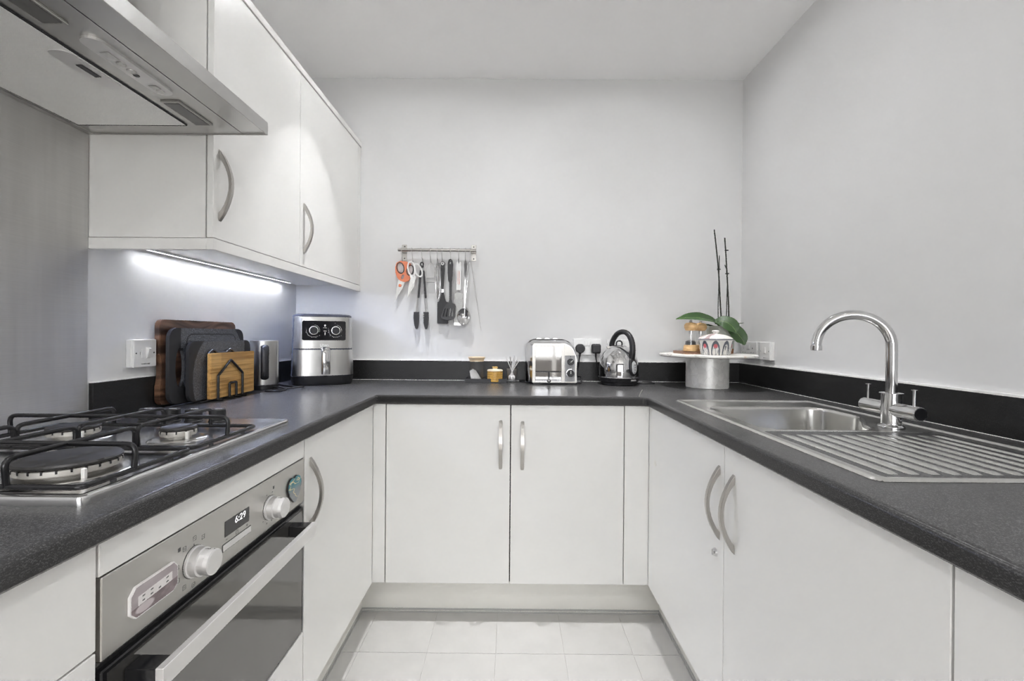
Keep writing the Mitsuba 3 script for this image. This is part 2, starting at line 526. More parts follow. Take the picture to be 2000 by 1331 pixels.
# ceiling lamps
WHERE = ['above the left worktop near the back wall', 'above the right worktop near the back wall', 'above the hob side by the camera', 'above the sink side by the camera'] + [f'in the living area, {r_} row, {c_}' for r_ in ('first', 'second') for c_ in ('left', 'middle', 'right')]
for (x, y), where_ in zip(DOWNLIGHTS, WHERE):
    near_back = y > 1.0                # the rear pair has narrower spot lamps
    t = thing('downlight', f'small round ceiling downlight {where_}', 'ceiling light', 'recessed ceiling downlights')
    part(t, 'bezel', lathe([(0.034, ZC - 0.0005), (0.043, ZC - 0.0005), (0.043, ZC - 0.005), (0.041, ZC - 0.006), (0.035, ZC - 0.006), (0.034, ZC - 0.005), (0.034, ZC - 0.0005)], (x, y, 0), 40), 'm_lamp_white', 30)
    k = numbered(f'{t}__lamp')
    em = lathe([(0.0, ZC - 0.0015), (0.031, ZC - 0.0015)], (x, y, 0), 32)
    if em.face_normals[:, 2].mean() > 0:
        em.invert()
    scene[k] = mikit.ply(em, 'm_lamp_white', emitter={'type': 'area', 'radiance': rgb(DOWNLIGHT, DOWNLIGHT, DOWNLIGHT * 1.015)})
    scene[numbered(f'{t}__beam')] = {'type': 'spot', 'intensity': rgb(*[(BEAM * 2.3 if near_back else BEAM) * q for q in (1.0, 1.0, 1.015)]), 'cutoff_angle': 31.0 if near_back else 40.0, 'beam_width': 10.0,
                                     'to_world': T().look_at(origin=[x, y, ZC - 0.004], target=[x, y, 0], up=[0, 1, 0])}

# ================================================================== WORKTOP


def offset(poly, d):
    """mitred inward offset of a counter-clockwise vertex list"""
    p = np.asarray(poly, float)
    e1 = p - np.roll(p, 1, 0)
    e2 = np.roll(p, -1, 0) - p
    n1 = np.stack([-e1[:, 1], e1[:, 0]], 1) / np.linalg.norm(e1, axis=1, keepdims=True)
    n2 = np.stack([-e2[:, 1], e2[:, 0]], 1) / np.linalg.norm(e2, axis=1, keepdims=True)
    b = n1 + n2
    return p + d * b / (0.5 * (b * b).sum(1, keepdims=True))


YN = -0.55
U = [(XL + 0.001, YN), (EL, YN), (EL, EB), (ER - 0.018, EB), (ER, EB - 0.018), (ER, YN), (XR - 0.001, YN), (XR - 0.001, YB - 0.001), (XL + 0.001, YB - 0.001)]
BOWL = sg.Polygon([(0.668, 1.165), (0.668, 1.535), (1.062, 1.535), (1.062, 1.36), (0.975, 1.235), (0.955, 1.165)]).buffer(-0.055, quad_segs=8).buffer(0.055, quad_segs=8)
bowl_cut = BOWL.buffer(0.012)
rings = [(WB, 0.005), (WB + 0.004, 0.001), (WB + 0.008, 0.0), (WT - 0.010, 0.0), (WT - 0.005, 0.0015), (WT - 0.0017, 0.0045), (WT - 0.0003, 0.008), (WT, 0.012)]
rr = [np.column_stack([offset(U, d), np.full(len(U), z)]) for z, d in rings]
shell = loft(rr, False, False)
caps = []
for z, d, up in ((WT, 0.012, True), (WB, 0.005, False)):
    v, f = trimesh.creation.triangulate_polygon(sg.Polygon(offset(U, d), [bowl_cut.exterior.coords]), engine='earcut')
    m = trimesh.Trimesh(np.column_stack([v, np.full(len(v), z)]), f, process=False)
    if (m.face_normals[:, 2].mean() > 0) != up:
        m.invert()
    caps.append(m)
wk = single('worktop', cat(shell, *caps), 'm_worktop', 'dark grey speckled U-shaped worktop with rounded front edge', 'worktop', 30)
part(wk, 'joint_strip', hull([(ER - 0.030, EB + 0.012, WT + 0.0003), (ER - 0.027, EB + 0.010, WT + 0.0003), (ER + 0.055, EB + 0.25, WT + 0.0003), (ER + 0.058, EB + 0.248, WT + 0.0003),
                              (ER - 0.030, EB + 0.012, WT - 0.001), (ER - 0.027, EB + 0.010, WT - 0.001), (ER + 0.055, EB + 0.25, WT - 0.001), (ER + 0.058, EB + 0.248, WT - 0.001)]), 'm_steel_satin', label='pale metal joint line')
part(wk, 'joint_strip', box(EL - 0.0015, EL + 0.0003, EB - 0.001, EB + 0.0008, WT - 0.022, WT - 0.006), 'm_steel_satin', label='small pale joint at the inner corner')

UT = 0.012
for key, m, seal, lab in (
        ('upstand', box(XL + UT, XR - UT, YB - UT, YB, WT, UP, 0.0008), cat(box(XL + UT, XR - UT, YB - UT + 0.001, YB, UP, UP + 0.004), box(XL + UT, XR - UT, YB - UT - 0.002, YB - UT, WT, WT + 0.0015)), 'black speckled upstand along the back wall'),
        ('upstand', box(XL, XL + UT, 1.205, YB, WT, UP, 0.0008), box(XL, XL + UT - 0.002, 1.205, YB - UT, UP, UP + 0.003), 'black speckled upstand behind the chopping boards'),
        ('upstand', box(XR - UT, XR, YN, YB, WT, UP, 0.0008), cat(box(XR - UT + 0.001, XR, YN, YB - UT, UP, UP + 0.006), box(XR - UT - 0.002, XR - UT, YN, YB - UT, WT, WT + 0.0015)), 'black speckled upstand behind the sink')):
    t = thing(key, lab, 'upstand')
    part(t, 'panel', m, 'm_upstand')
    part(t, 'sealant', seal, 'm_sealant', label='white sealant bead')

# brushed splashback behind the hob
sb = box(XL + 0.0005, XL + 0.004, 0.30, 1.197, WT + 0.001, 1.93)
sb.unmerge_vertices()
sv = np.array(sb.vertices)
single('splashback', sb, 'm_splash', 'brushed stainless steel splashback on the wall behind the hob', 'splashback', uv=np.column_stack([sv[:, 2], sv[:, 1]]))

# ================================================================== CABINETS


def handle(d, L=0.197, bulge=0.036, w=0.014, at=(0, 0, 0)):
    """bow handle; d: direction it stands out, chord along z from at"""
    s = np.linspace(0, 1, 25)
    out = np.column_stack([bulge * np.sin(math.pi * s) ** 0.85, s * L])
    s2 = np.linspace(0.115, 0.885, 21)
    tt = (s2 - 0.115) / 0.77
    inn = np.column_stack([(bulge - 0.0085) * np.sin(math.pi * tt) ** 0.8, s2 * L])[::-1]
    poly = sg.Polygon(np.vstack([out, inn])).buffer(0)
    body = ext(poly.buffer(-0.0012), -w / 2, w / 2, 'xz')
    body2 = ext(poly, -w / 2 + 0.0015, w / 2 - 0.0015, 'xz')
    m = cat(body, body2)                     # local: x = out, y = width, z up
    v = np.array(m.vertices)
    dx, dy = d
    w3 = np.stack([v[:, 0] * dx - v[:, 1] * dy, v[:, 0] * dy + v[:, 1] * dx, v[:, 2]], 1) + np.asarray(at)
    return trimesh.Trimesh(w3, m.faces, process=False)


DT = 0.018
ZD0, ZD1 = 0.152, 0.871

# --- left run: drawer unit, oven housing, corner unit
t = thing('drawer_cabinet', 'white drawer cabinet left of the oven, nearest the camera', 'cabinet')
part(t, 'carcass', box(XL + 0.02, DL - DT - 0.003, 0.0, 0.592, 0.152, 0.873), 'm_white')
part(t, 'drawer', box(DL - DT, DL, 0.002, 0.593, 0.7245, ZD1, 0.0012), 'm_white')
part(t, 'drawer', box(DL - DT, DL, 0.002, 0.593, 0.442, 0.7215, 0.0012), 'm_white')
part(t, 'drawer', box(DL - DT, DL, 0.002, 0.593, ZD0, 0.439, 0.0012), 'm_white')

OY0, OY1 = 0.5990, 1.187
t = thing('oven_cabinet', 'white oven housing with narrow panels above and below the oven', 'cabinet')
part(t, 'filler_panel', box(DL - DT, DL, 0.5965, 1.190, 0.8205, ZD1, 0.0012), 'm_white', label='narrow white panel above the oven')
part(t, 'lower_panel', box(DL - DT, DL, 0.5965, 1.190, ZD0, 0.352, 0.0012), 'm_white', label='white panel below the oven')
part(t, 'side_panel', box(XL + 0.02, DL - DT - 0.002, 0.5930, 0.5975, 0.152, 0.873), 'm_white')
part(t, 'side_panel', box(XL + 0.02, DL - DT - 0.002, 1.189, 1.1935, 0.152, 0.873), 'm_white')

t = thing('base_cabinet', 'white base cabinet with one door and bow handle, right of the oven', 'cabinet')
part(t, 'carcass', box(XL + 0.02, DL - DT - 0.003, 1.196, DB - 0.004, 0.152, 0.873), 'm_white')
d = part(t, 'door', box(DL - DT, DL, 1.1935, DB - 0.0005, ZD0, ZD1, 0.0012), 'm_white')
part(d, 'handle', handle((1, 0), at=(DL, 1.228, 0.613)), 'm_nickel', 25, 'satin nickel bow handle')

# --- back run
t = thing('base_cabinet', 'white two-door base cabinet below the back worktop', 'cabinet')
part(t, 'carcass', box(DL - 0.02, DR + 0.02, DB + DT + 0.003, YB - 0.01, 0.152, 0.873), 'm_white')
part(t, 'filler_panel', box(DL, -0.5020, DB, DB + DT, ZD0, ZD1, 0.0010), 'm_white')
a = part(t, 'door', box(-0.4985, -0.0018, DB, DB + DT, ZD0, ZD1, 0.0012), 'm_white')
b = part(t, 'door', box(0.0018, 0.4545, DB, DB + DT, ZD0, ZD1, 0.0012), 'm_white')
part(t, 'filler_panel', box(0.4575, DR, DB, DB + DT, ZD0, ZD1, 0.0010), 'm_white')
part(t, 'gap_shadow_strip', box(DL, DR, DB + DT, DB + DT + 0.002, ZD0, ZD1), 'm_dark_gap')
part(a, 'handle', handle((0, -1), at=(-0.0395, DB, 0.612)), 'm_nickel', 25, 'satin nickel bow handle')
part(b, 'handle', handle((0, -1), at=(0.0475, DB, 0.609)), 'm_nickel', 25, 'satin nickel bow handle')

# --- right run
t = thing('base_cabinet', 'white corner base cabinet door with a small lock below its handle', 'cabinet')
part(t, 'carcass', box(DR + DT + 0.003, XR - 0.02, 1.1585, DB - 0.004, 0.152, 0.700), 'm_white')
d = part(t, 'door', box(DR, DR + DT, 1.157, DB - 0.0005, ZD0, ZD1, 0.0012), 'm_white')
part(d, 'handle', handle((-1, 0), at=(DR, 1.184, 0.612)), 'm_nickel', 25, 'satin nickel bow handle')
lk = cat(lathe([(0, 0.008), (0.007, 0.008), (0.0095, 0.006), (0.0105, 0.0)], (0, 0, 0), 24), box(-0.002, 0.002, -0.0075, 0.0075, 0.007, 0.012, 0.0006))
v = np.array(lk.vertices)
part(d, 'lock', trimesh.Trimesh(np.stack([DR - v[:, 2], 1.199 + v[:, 0], 0.572 + v[:, 1]], 1), lk.faces[:, ::-1], process=False), 'm_chrome', 30, 'small round chrome lock')
part(d, 'cover_cap', lathe([(0, DR - 0.0012), (0.010, DR - 0.0012), (0.011, DR)], (0, 1.705, 0.665), 24, 'x'), 'm_plinth')
t = thing('base_cabinet', 'white base cabinet below the drainer, door with bow handle at its far edge', 'cabinet')
part(t, 'carcass', box(DR + DT + 0.003, XR - 0.02, 0.561, 1.1555, 0.152, 0.700), 'm_white')
d = part(t, 'door', box(DR, DR + DT, 0.5605, 1.1545, ZD0, ZD1, 0.0012), 'm_white')
part(d, 'handle', handle((-1, 0), at=(DR, 1.106, 0.612)), 'm_nickel', 25, 'satin nickel bow handle')
t = thing('base_cabinet', 'plain white base cabinet front nearest the camera on the right', 'cabinet')
part(t, 'carcass', box(DR + DT + 0.003, XR - 0.02, -0.036, 0.557, 0.152, 0.873), 'm_white')
part(t, 'door', box(DR, DR + DT, -0.036, 0.5570, ZD0, ZD1, 0.0012), 'm_white')

# --- wall cabinets on the left
CX = -0.806
CY0, CYM, CY1 = 1.199, 1.690, 2.325
CZ0, CZ1 = 1.408, 2.139
t = thing('wall_cabinet', 'white wall cabinet beside the hood, large bow handle on its door', 'cabinet')
part(t, 'carcass', box(XL + 0.001, CX - DT - 0.003, CY0, CYM, CZ0, CZ1), 'm_white')
d = part(t, 'door', box(CX - DT, CX, CY0, CYM - 0.001, CZ0 + 0.001, CZ1, 0.0012), 'm_white')
part(d, 'handle', handle((1, 0), at=(CX, 1.226, 1.459)), 'm_nickel', 25, 'satin nickel bow handle')
t = thing('wall_cabinet', 'white wall cabinet against the back wall, bow handle near its left edge', 'cabinet')
part(t, 'carcass', box(XL + 0.001, CX - DT - 0.003, CYM + 0.0005, YB - 0.001, CZ0, CZ1), 'm_white')
d = part(t, 'door', box(CX - DT, CX, CYM + 0.001, CY1 - 0.001, CZ0 + 0.001, CZ1, 0.0012), 'm_white')
part(t, 'filler_panel', box(CX - DT, CX, CY1, YB - 0.002, CZ0 + 0.001, CZ1, 0.0008), 'm_white')
part(d, 'handle', handle((1, 0), at=(CX, 1.723, 1.459)), 'm_nickel', 25, 'satin nickel bow handle')
single('light_pelmet', cat(box(CX - DT, CX + 0.001, CY0 - 0.001, YB - 0.001, 1.376, CZ0 - 0.001, 0.001), box(XL + 0.001, CX - DT, CY0 - 0.001, CY0 + 0.017, 1.376, CZ0 - 0.001, 0.001)), 'm_white', 'white light pelmet strip under the wall cabinets', 'pelmet')
single('cornice', box(XL + 0.001, CX + 0.004, CY0, YB - 0.001, CZ1 + 0.002, CZ1 + 0.027, 0.001), 'm_white', 'white cornice strip on top of the wall cabinets', 'cornice')
t = thing('led_strip_light', 'bright cold white LED strip under the wall cabinets', 'strip light')
part(t, 'profile', box(-1.116, -1.100, 1.33, 2.225, CZ0 - 0.006, CZ0 - 0.0005), 'm_white_plastic')
k = numbered(f'{t}__diffuser')
dm = trimesh.Trimesh([(-1.113, 1.335, CZ0 - 0.0065), (-1.103, 1.335, CZ0 - 0.0065), (-1.103, 2.220, CZ0 - 0.0065), (-1.113, 2.220, CZ0 - 0.0065)], [(0, 2, 1), (0, 3, 2)], process=False)   # faces down
scene[k] = mikit.ply(dm, 'm_white_plastic', emitter={'type': 'area', 'radiance': rgb(LED * 0.80, LED * 0.90, LED * 1.28)})

# ================================================================== COOKER HOOD
HX, HY0, HY1, HZ0, HZ1 = -0.658, 0.600, 1.1965, 1.683, 1.717
t = thing('cooker_hood', 'stainless steel cooker hood with pale mesh filter, above the hob', 'cooker hood')
part(t, 'canopy', cat(
    box(HX - 0.003, HX, HY0, HY1, HZ0, HZ1, 0.0008),                                  # front fascia
    box(XL + 0.005, HX - 0.003, HY0, HY0 + 0.003, HZ0, HZ1), box(XL + 0.005, HX - 0.003, HY1 - 0.003, HY1, HZ0, HZ1),
    box(XL + 0.005, XL + 0.020, HY0, HY1, HZ0, HZ1),
    box(XL + 0.020, -0.726, HY0 + 0.003, HY1 - 0.003, HZ0 + 0.003, HZ1), box(-0.725, HX - 0.003, HY0 + 0.003, HY1 - 0.003, HZ0 + 0.004, HZ1),
    hull([(XL + 0.005, HY0 + 0.02, HZ1), (XL + 0.005, HY1 - 0.02, HZ1), (HX - 0.04, HY0 + 0.02, HZ1), (HX - 0.04, HY1 - 0.02, HZ1), (XL + 0.005, 0.77, 1.86), (XL + 0.005, 1.03, 1.86), (-0.93, 0.77, 1.86), (-0.93, 1.03, 1.86)])), 'm_steel', 20)
part(t, 'chimney', box(XL + 0.005, -0.93, 0.77, 1.03, 1.86, ZC, 0.001), 'm_steel')
f = part(t, 'grease_filter', box(-1.115, -0.838, HY0 + 0.06, 1.141, HZ0 - 0.0005, HZ0 + 0.004, 0.0008), 'm_filter', label='pale metal mesh filter')
part(f, 'latch_plate', ext(rrect(-0.885, -0.842, 0.835, 0.965, 0.016), HZ0 - 0.0025, HZ0 - 0.0003), 'm_alu')
part(f, 'latch_slot', box(-0.866, -0.854, 0.880, 0.922, HZ0 - 0.004, HZ0 - 0.0015), 'm_black')
part(t, 'filter_frame', cat(box(-1.118, -0.8365, 1.141, 1.1425, HZ0 - 0.001, HZ0 + 0.003), box(-0.838, -0.8365, HY0 + 0.06, 1.141, HZ0 - 0.0004, HZ0 + 0.003), box(-1.1165, -1.115, HY0 + 0.06, 1.141, HZ0 - 0.0004, HZ0 + 0.003)), 'm_black_soft')
for y0, y1 in ((0.655, 0.768), (1.022, 1.140)):
    l = part(t, 'lamp_cover', box(-0.812, -0.768, y0, y1, HZ0 - 0.002, HZ0 + 0.003, 0.001), 'm_steel_satin', label='dark glass lamp cover')
    part(l, 'glass', box(-0.807, -0.773, y0 + 0.006, y1 - 0.006, HZ0 - 0.003, HZ0 - 0.0018), 'm_lamp_glass')
c = part(t, 'control_strip', ext(rrect(-0.793, -0.751, 0.800, 0.995, 0.0205), HZ0 - 0.002, HZ0 + 0.003), 'm_alu', label='pale rounded control strip')
part(c, 'slider', box(-0.783, -0.765, 0.840, 0.866, HZ0 - 0.004, HZ0 - 0.0018, 0.001), 'm_steel')
for y in (0.878, 0.902, 0.977):
    part(c, 'button', lathe([(0.0085, HZ0 - 0.0018), (0.008, HZ0 - 0.004), (0, HZ0 - 0.0045)], (-0.774, y, 0), 20), 'm_steel', 30)
part(c, 'indicator', lathe([(0.006, HZ0 - 0.0018), (0.0055, HZ0 - 0.003), (0, HZ0 - 0.003)], (-0.777, 0.917, 0), 20), 'm_black')
part(c, 'slider', box(-0.783, -0.765, 0.953, 0.968, HZ0 - 0.004, HZ0 - 0.0018, 0.001), 'm_steel')

# ================================================================== HOB
GX0, GX1, GY0, GY1 = -1.098, -0.589, 0.6115, 1.186
t = thing('gas_hob', 'stainless steel four-burner gas hob with black pan supports', 'hob')
pl = []
GXY = rrect(GX0, GX1, GY0, GY1, 0.012)
for z, d in ((WT, 0.0), (WT + 0.009, 0.0), (WT + 0.0125, 0.0015), (WT + 0.0145, 0.005), (WT + 0.0148, 0.010), (WT + 0.0135, 0.016)):
    q = rrect(GX0 + d, GX1 - d, GY0 + d, GY1 - d, max(0.012 - d, 0.003))
    pl.append(np.column_stack([np.array(shapely.segmentize(q.exterior, 0.9).coords)[:-1], np.full(len(q.exterior.coords) - 1, z)]))
part(t, 'plate', loft(pl, True, True), 'm_hob', 35)
HS = WT + 0.0135                      # hob surface
BURN = [(-0.71, 0.715, 0.066), (-0.71, 0.95, 0.033), (-0.935, 0.95, 0.044), (-0.935, 0.715, 0.048)]
for x, y, r in BURN:
    part(t, 'burner_dish', lathe([(r + 0.022, HS + 0.0002), (r + 0.018, HS + 0.003), (r + 0.010, HS + 0.0045), (r * 0.8, HS + 0.005), (0, HS + 0.005)], (x, y, 0), 56), 'm_hob', 40)
    b = part(t, 'burner', lathe([(r * 0.72, HS + 0.005), (r * 0.74, HS + 0.010), (r * 0.97, HS + 0.010), (r, HS + 0.012), (r, HS + 0.0195), (r * 0.96, HS + 0.021), (0, HS + 0.021)], (x, y, 0), 64), 'm_burner', 30, 'pale metal gas burner')
    part(b, 'cap', lathe([(r * 0.9, HS + 0.021), (r * 1.0, HS + 0.0225), (r * 1.01, HS + 0.0255), (r * 0.97, HS + 0.028), (r * 0.86, HS + 0.0285), (r * 0.80, HS + 0.0275), (0, HS + 0.0278)], (x, y, 0), 64), 'm_burner_cap', 30, 'matt dark burner cap')
    fl_n = max(10, int(r * 380))
    part(b, 'flame_slot_ring', cat(*[rotz(box(r - 0.002, r + 0.0008, -0.0012, 0.0012, HS + 0.016, HS + 0.0212), 360 * i / fl_n).apply_translation((x, y, 0)) for i in range(fl_n)]), 'm_black')
    part(b, 'igniter', cat(box(x + r * 0.86, x + r * 0.86 + 0.006, y - r * 0.62, y - r * 0.62 + 0.006, HS + 0.004, HS + 0.020, 0.001)), 'm_porcelain')
RB, RT, rw = HS + 0.0075, HS + 0.048, 0.0042
for y0, y1, yc in ((0.628, 0.842, 0.715), (0.850, 1.056, 0.950)):
    xa, xb = -1.070, -0.606
    s = part(t, 'pan_support', tube(round_path([(xa, y0, RB), (xb, y0, RB), (xb, y1, RB), (xa, y1, RB)], 0.014, 6, True), rw, 10, True), 'm_enamel', 50, 'black enamelled wire pan support')
    for x in (-0.713, -0.826, -0.944):
        part(s, 'bar', tube(round_path([(x, y0, RB), (x, y0 - 0.004, RT), (x, y1 + 0.002, RT), (x, y1, RB)], 0.016, 6), rw, 10), 'm_enamel', 50)
    part(s, 'bar', tube(round_path([(xb, yc, RB), (xb + 0.003, yc, RT), (xa - 0.003, yc, RT), (xa, yc, RB)], 0.016, 6), rw, 10), 'm_enamel', 50)
    part(s, 'foot', cat(*[lathe([(0, HS), (0.004, HS), (0.0035, RB)], (x, y, 0), 12) for x in (xa + 0.05, xb) for y in (y0 + 0.05, y1 - 0.05)]), 'm_black_soft')
for x in (-0.751, -0.812, -0.868, -0.930):
    k = part(t, 'knob', lathe([(0.0205, HS), (0.0205, HS + 0.003), (0.0190, HS + 0.005), (0.0185, HS + 0.031), (0.0165, HS + 0.0335), (0, HS + 0.034)], (x, 1.138, 0), 40), 'm_black', 30, 'black control knob')
    part(k, 'pointer', box(x - 0.0012, x + 0.017, 1.1295, 1.1312, HS + 0.0335, HS + 0.0348), 'm_alu')

# ================================================================== OVEN
OX = DL + 0.001                       # face
t = thing('built_in_oven', 'stainless steel built-in oven with two knobs and dark glass door', 'oven')
part(t, 'casing', box(XL + 0.06, OX - 0.022, OY0 + 0.002, OY1 - 0.002, 0.360, 0.814), 'm_black')
p = part(t, 'control_panel', box(OX - 0.020, OX, OY0, OY1, 0.704, 0.8185, 0.0015), 'm_steel_satin', label='brushed steel control panel')
part(p, 'lower_edge', hull([(OX - 0.02, OY0, 0.698), (OX - 0.02, OY1, 0.698), (OX - 0.001, OY0, 0.704), (OX - 0.001, OY1, 0.704), (OX - 0.02, OY0, 0.704), (OX - 0.02, OY1, 0.704), (OX - 0.006, OY0, 0.698), (OX - 0.006, OY1, 0.698)]), 'm_steel')


def on_panel(m, y, z, x=OX):
    """maps a flat drawing (x right, y up, z towards the viewer) on the left run's fronts; right = +y"""
    v = np.array(m.vertices)
    return trimesh.Trimesh(np.stack([x + v[:, 2], y + v[:, 0], z + v[:, 1]], 1), m.faces, process=False)


for y in (0.775, 1.018):
    k = part(p, 'knob', lathe([(0.0265, OX + 0.0006), (0.0265, OX + 0.004), (0.0245, OX + 0.0055), (0.0240, OX + 0.017), (0.0215, OX + 0.0185), (0.0212, OX + 0.028), (0.0222, OX + 0.029), (0.0215, OX + 0.036), (0.0195, OX + 0.0375), (0, OX + 0.0375)], (0, y, 0.752), 48, 'x'), 'm_alu', 30, 'round satin aluminium knob')
    part(k, 'shadow_gasket', lathe([(0.0272, OX + 0.0001), (0.0272, OX + 0.0007), (0.02, OX + 0.0007)], (0, y, 0.752), 40, 'x'), 'm_print_dark')
    part(k, 'mark', box(OX + 0.018, OX + 0.036, y + 0.002, y + 0.0032, 0.7728, 0.7737), 'm_print_dark')
part(p, 'display', box(OX - 0.001, OX + 0.0008, 0.8585, 0.9375, 0.7555, 0.7855), 'm_display', label='dark clock display')
kd = numbered(f'{p}__display__digits')
scene[kd] = mikit.ply(on_panel(text('6:29', 0.0125, 0.0004, False), 0.888, 0.7705, OX + 0.0008), 'm_white_plastic', emitter={'type': 'area', 'radiance': rgb(1.5, 1.5, 1.5)})
part(p, 'button_bar', box(OX, OX + 0.002, 0.852, 0.943, 0.7305, 0.7425, 0.0006), 'm_alu', label='pale oblong button')
part(p, 'button_bar', box(OX - 0.0002, OX + 0.0006, 0.8510, 0.9440, 0.7293, 0.7437), 'm_print_dark', label='dark surround of the button')


def square_icon(y, z, s=0.0038, w=0.0005):
    return ext(sg.box(y - s, z - s, y + s, z + s).difference(sg.box(y - s + w, z - s + w, y + s - w, z + s - w)), OX, OX + 0.0003, 'yz')


ic = []
for a in (88, 55, 125, 168, 200, 235, 268):
    y, z = 0.775 + 0.040 * math.cos(math.radians(a)), 0.752 + 0.040 * math.sin(math.radians(a))
    ic += [square_icon(y, z), ext(sg.box(y - 0.0014, z - 0.0004, y + 0.0014, z + 0.0004), OX, OX + 0.0003, 'yz')]
ic.append(ext(rrect(0.7375, 0.7435, 0.7855, 0.7920, 0.001), OX, OX + 0.0004, 'yz'))
ic.append(ext(sg.Polygon([(0.7735, 0.7800), (0.7765, 0.7800), (0.775, 0.7835)]), OX, OX + 0.0003, 'yz'))
ic.append(ext(rrect(1.032, 1.0375, 0.789, 0.7955, 0.001), OX, OX + 0.0004, 'yz'))
for a in (70, 110, 220, 250, 285):
    y, z = 1.018 + 0.034 * math.cos(math.radians(a)), 0.752 + 0.034 * math.sin(math.radians(a))
    ic.append(ext(sg.box(y - 0.002, z - 0.0004, y + 0.002, z + 0.0004).union(sg.box(y - 0.0004, z - 0.002, y + 0.0004, z + 0.001)), OX, OX + 0.0003, 'yz'))
ic.append(ext(sg.box(0.893, 0.7455, 0.901, 0.7530).difference(sg.box(0.8937, 0.7462, 0.9003, 0.7523)), OX, OX + 0.0003, 'yz'))
ic.append(ext(sg.box(0.862, 0.7490, 0.868, 0.7497).union(sg.box(0.928, 0.7490, 0.934, 0.7497)).union(sg.box(0.9306, 0.7464, 0.9313, 0.7524)), OX, OX + 0.0003, 'yz'))
part(p, 'symbols', cat(*ic), 'm_print_dark', label='printed oven symbols')
part(t, 'gap_panel', box(OX - 0.030, OX - 0.010, OY0 + 0.001, OY1 - 0.001, 0.676, 0.698), 'm_black')
d = part(t, 'door', box(OX - 0.022, OX - 0.0005, OY0 + 0.001, OY1 - 0.001, 0.358, 0.690, 0.002), 'm_black_gloss', label='dark mirror-like glass oven door')
part(d, 'glass', box(OX - 0.001, OX + 0.0005, OY0 + 0.010, OY1 - 0.010, 0.362, 0.683), 'm_oven_glass')
part(d, 'handle', box(-0.506, -0.494, 0.634, 1.137, 0.640, 0.670, 0.001), 'm_alu', label='flat satin metal handle bar')
for y0, y1 in ((0.634, 0.665), (1.106, 1.136)):
    part(d, 'handle_bracket', box(OX + 0.0008, -0.5062, y0, y1, 0.643, 0.669, 0.001), 'm_black_gloss', label='black handle bracket')

q = rrect(0, 0.092, 0, 0.047, 0.001)
q = sg.Polygon([(0, 0.010), (0.010, 0), (0.082, 0), (0.092, 0.008), (0.092, 0.037), (0.084, 0.047), (0.010, 0.047), (0, 0.036)])
t = thing('photo_magnet', 'photo magnet with clipped corners showing a long white house, on the oven panel', 'magnet')
part(t, 'backing', on_panel(ext(q, 0.0, 0.004), 0.640, 0.731, OX + 0.0003), 'm_paper')
part(t, 'print', on_panel(ext(q.buffer(-0.0018), 0.004, 0.0046), 0.640, 0.731, OX + 0.0003), 'm_photo')
a = np.linspace(0, 2 * math.pi, 60)[:-1]
hp = ell(-0.012, 0.010, 0.021, 0.022, 0).union(ell(0.012, 0.010, 0.021, 0.022, 0)).union(sg.Polygon([(-0.033, 0.010), (0.033, 0.010), (0.027, -0.010), (0.014, -0.024), (0.004, -0.032), (-0.004, -0.032), (-0.014, -0.024), (-0.027, -0.010)])).buffer(-0.004).buffer(0.004)
t = thing('heart_magnet', 'teal and grey heart-shaped magnet with gold flecks, on the oven panel', 'magnet')
part(t, 'backing', on_panel(ext(hp, 0.0, 0.003), 1.130, 0.755, OX + 0.0003), 'm_black')
part(t, 'print', on_panel(ext(hp.buffer(-0.0006), 0.003, 0.005), 1.130, 0.755, OX + 0.0003), 'm_heart')

# ================================================================== SINK AND TAP
SX0, SX1, SY0, SY1 = 0.615, 1.122, 0.748, 1.676
t = thing('kitchen_sink', 'stainless steel inset sink with bowl and ribbed drainer', 'sink')
nx, ny = 170, 240
gx, gy = np.linspace(SX0, SX1, nx), np.linspace(SY0, SY1, ny)
X, Y = np.meshgrid(gx, gy, indexing='ij')


def sstep(a, b, x):
    q = np.clip((x - a) / (b - a), 0, 1)
    return q * q * (3 - 2 * q)


# distance to the rounded outline
hx, hy, cr = (SX1 - SX0) / 2, (SY1 - SY0) / 2, 0.022
qx, qy = np.abs(X - (SX0 + SX1) / 2) - hx + cr, np.abs(Y - (SY0 + SY1) / 2) - hy + cr
sd = -(np.hypot(np.maximum(qx, 0), np.maximum(qy, 0)) + np.minimum(np.maximum(qx, qy), 0) - cr)
H = 0.0005 + 0.0045 * sstep(0, 0.005, sd) - 0.0045 * sstep(0.010, 0.022, sd)
ex = np.minimum(X - 0.645, 1.085 - X)
ey = np.minimum(Y - 0.772, 1.150 - Y)
tap_d = np.hypot(X - 1.03, Y - 1.205)
inside = sstep(0, 0.012, ex) * sstep(0, 0.012, ey) * sstep(0.055, 0.085, tap_d)
H -= 0.0015 * inside
rib = 0.5 + 0.5 * np.cos((X - 0.680) / 0.0375 * 2 * math.pi)
rib = sstep(0.25, 0.75, rib)
H += 0.0042 * rib * sstep(0.015, 0.03, ex) * sstep(0.012, 0.032, Y - 0.772) * sstep(0.0, 0.05, 1.128 - Y) * sstep(0.055, 0.085, tap_d)
ids = np.arange(nx * ny).reshape(nx, ny)
cxm, cym = (X[:-1, :-1] + X[1:, 1:]) / 2, (Y[:-1, :-1] + Y[1:, 1:]) / 2
keep = ~shapely.contains_xy(BOWL.buffer(0.002), cxm.ravel(), cym.ravel()).reshape(cxm.shape)
sdm = (sd[:-1, :-1] + sd[1:, 1:]) / 2
keep &= sdm > -0.001
A, B, C, D = ids[:-1, :-1][keep], ids[1:, :-1][keep], ids[1:, 1:][keep], ids[:-1, 1:][keep]
deck = trimesh.Trimesh(np.column_stack([X.ravel(), Y.ravel(), WT + H.ravel()]), np.vstack([np.column_stack([A, B, C]), np.column_stack([A, C, D])]), process=False)
deck.remove_unreferenced_vertices()
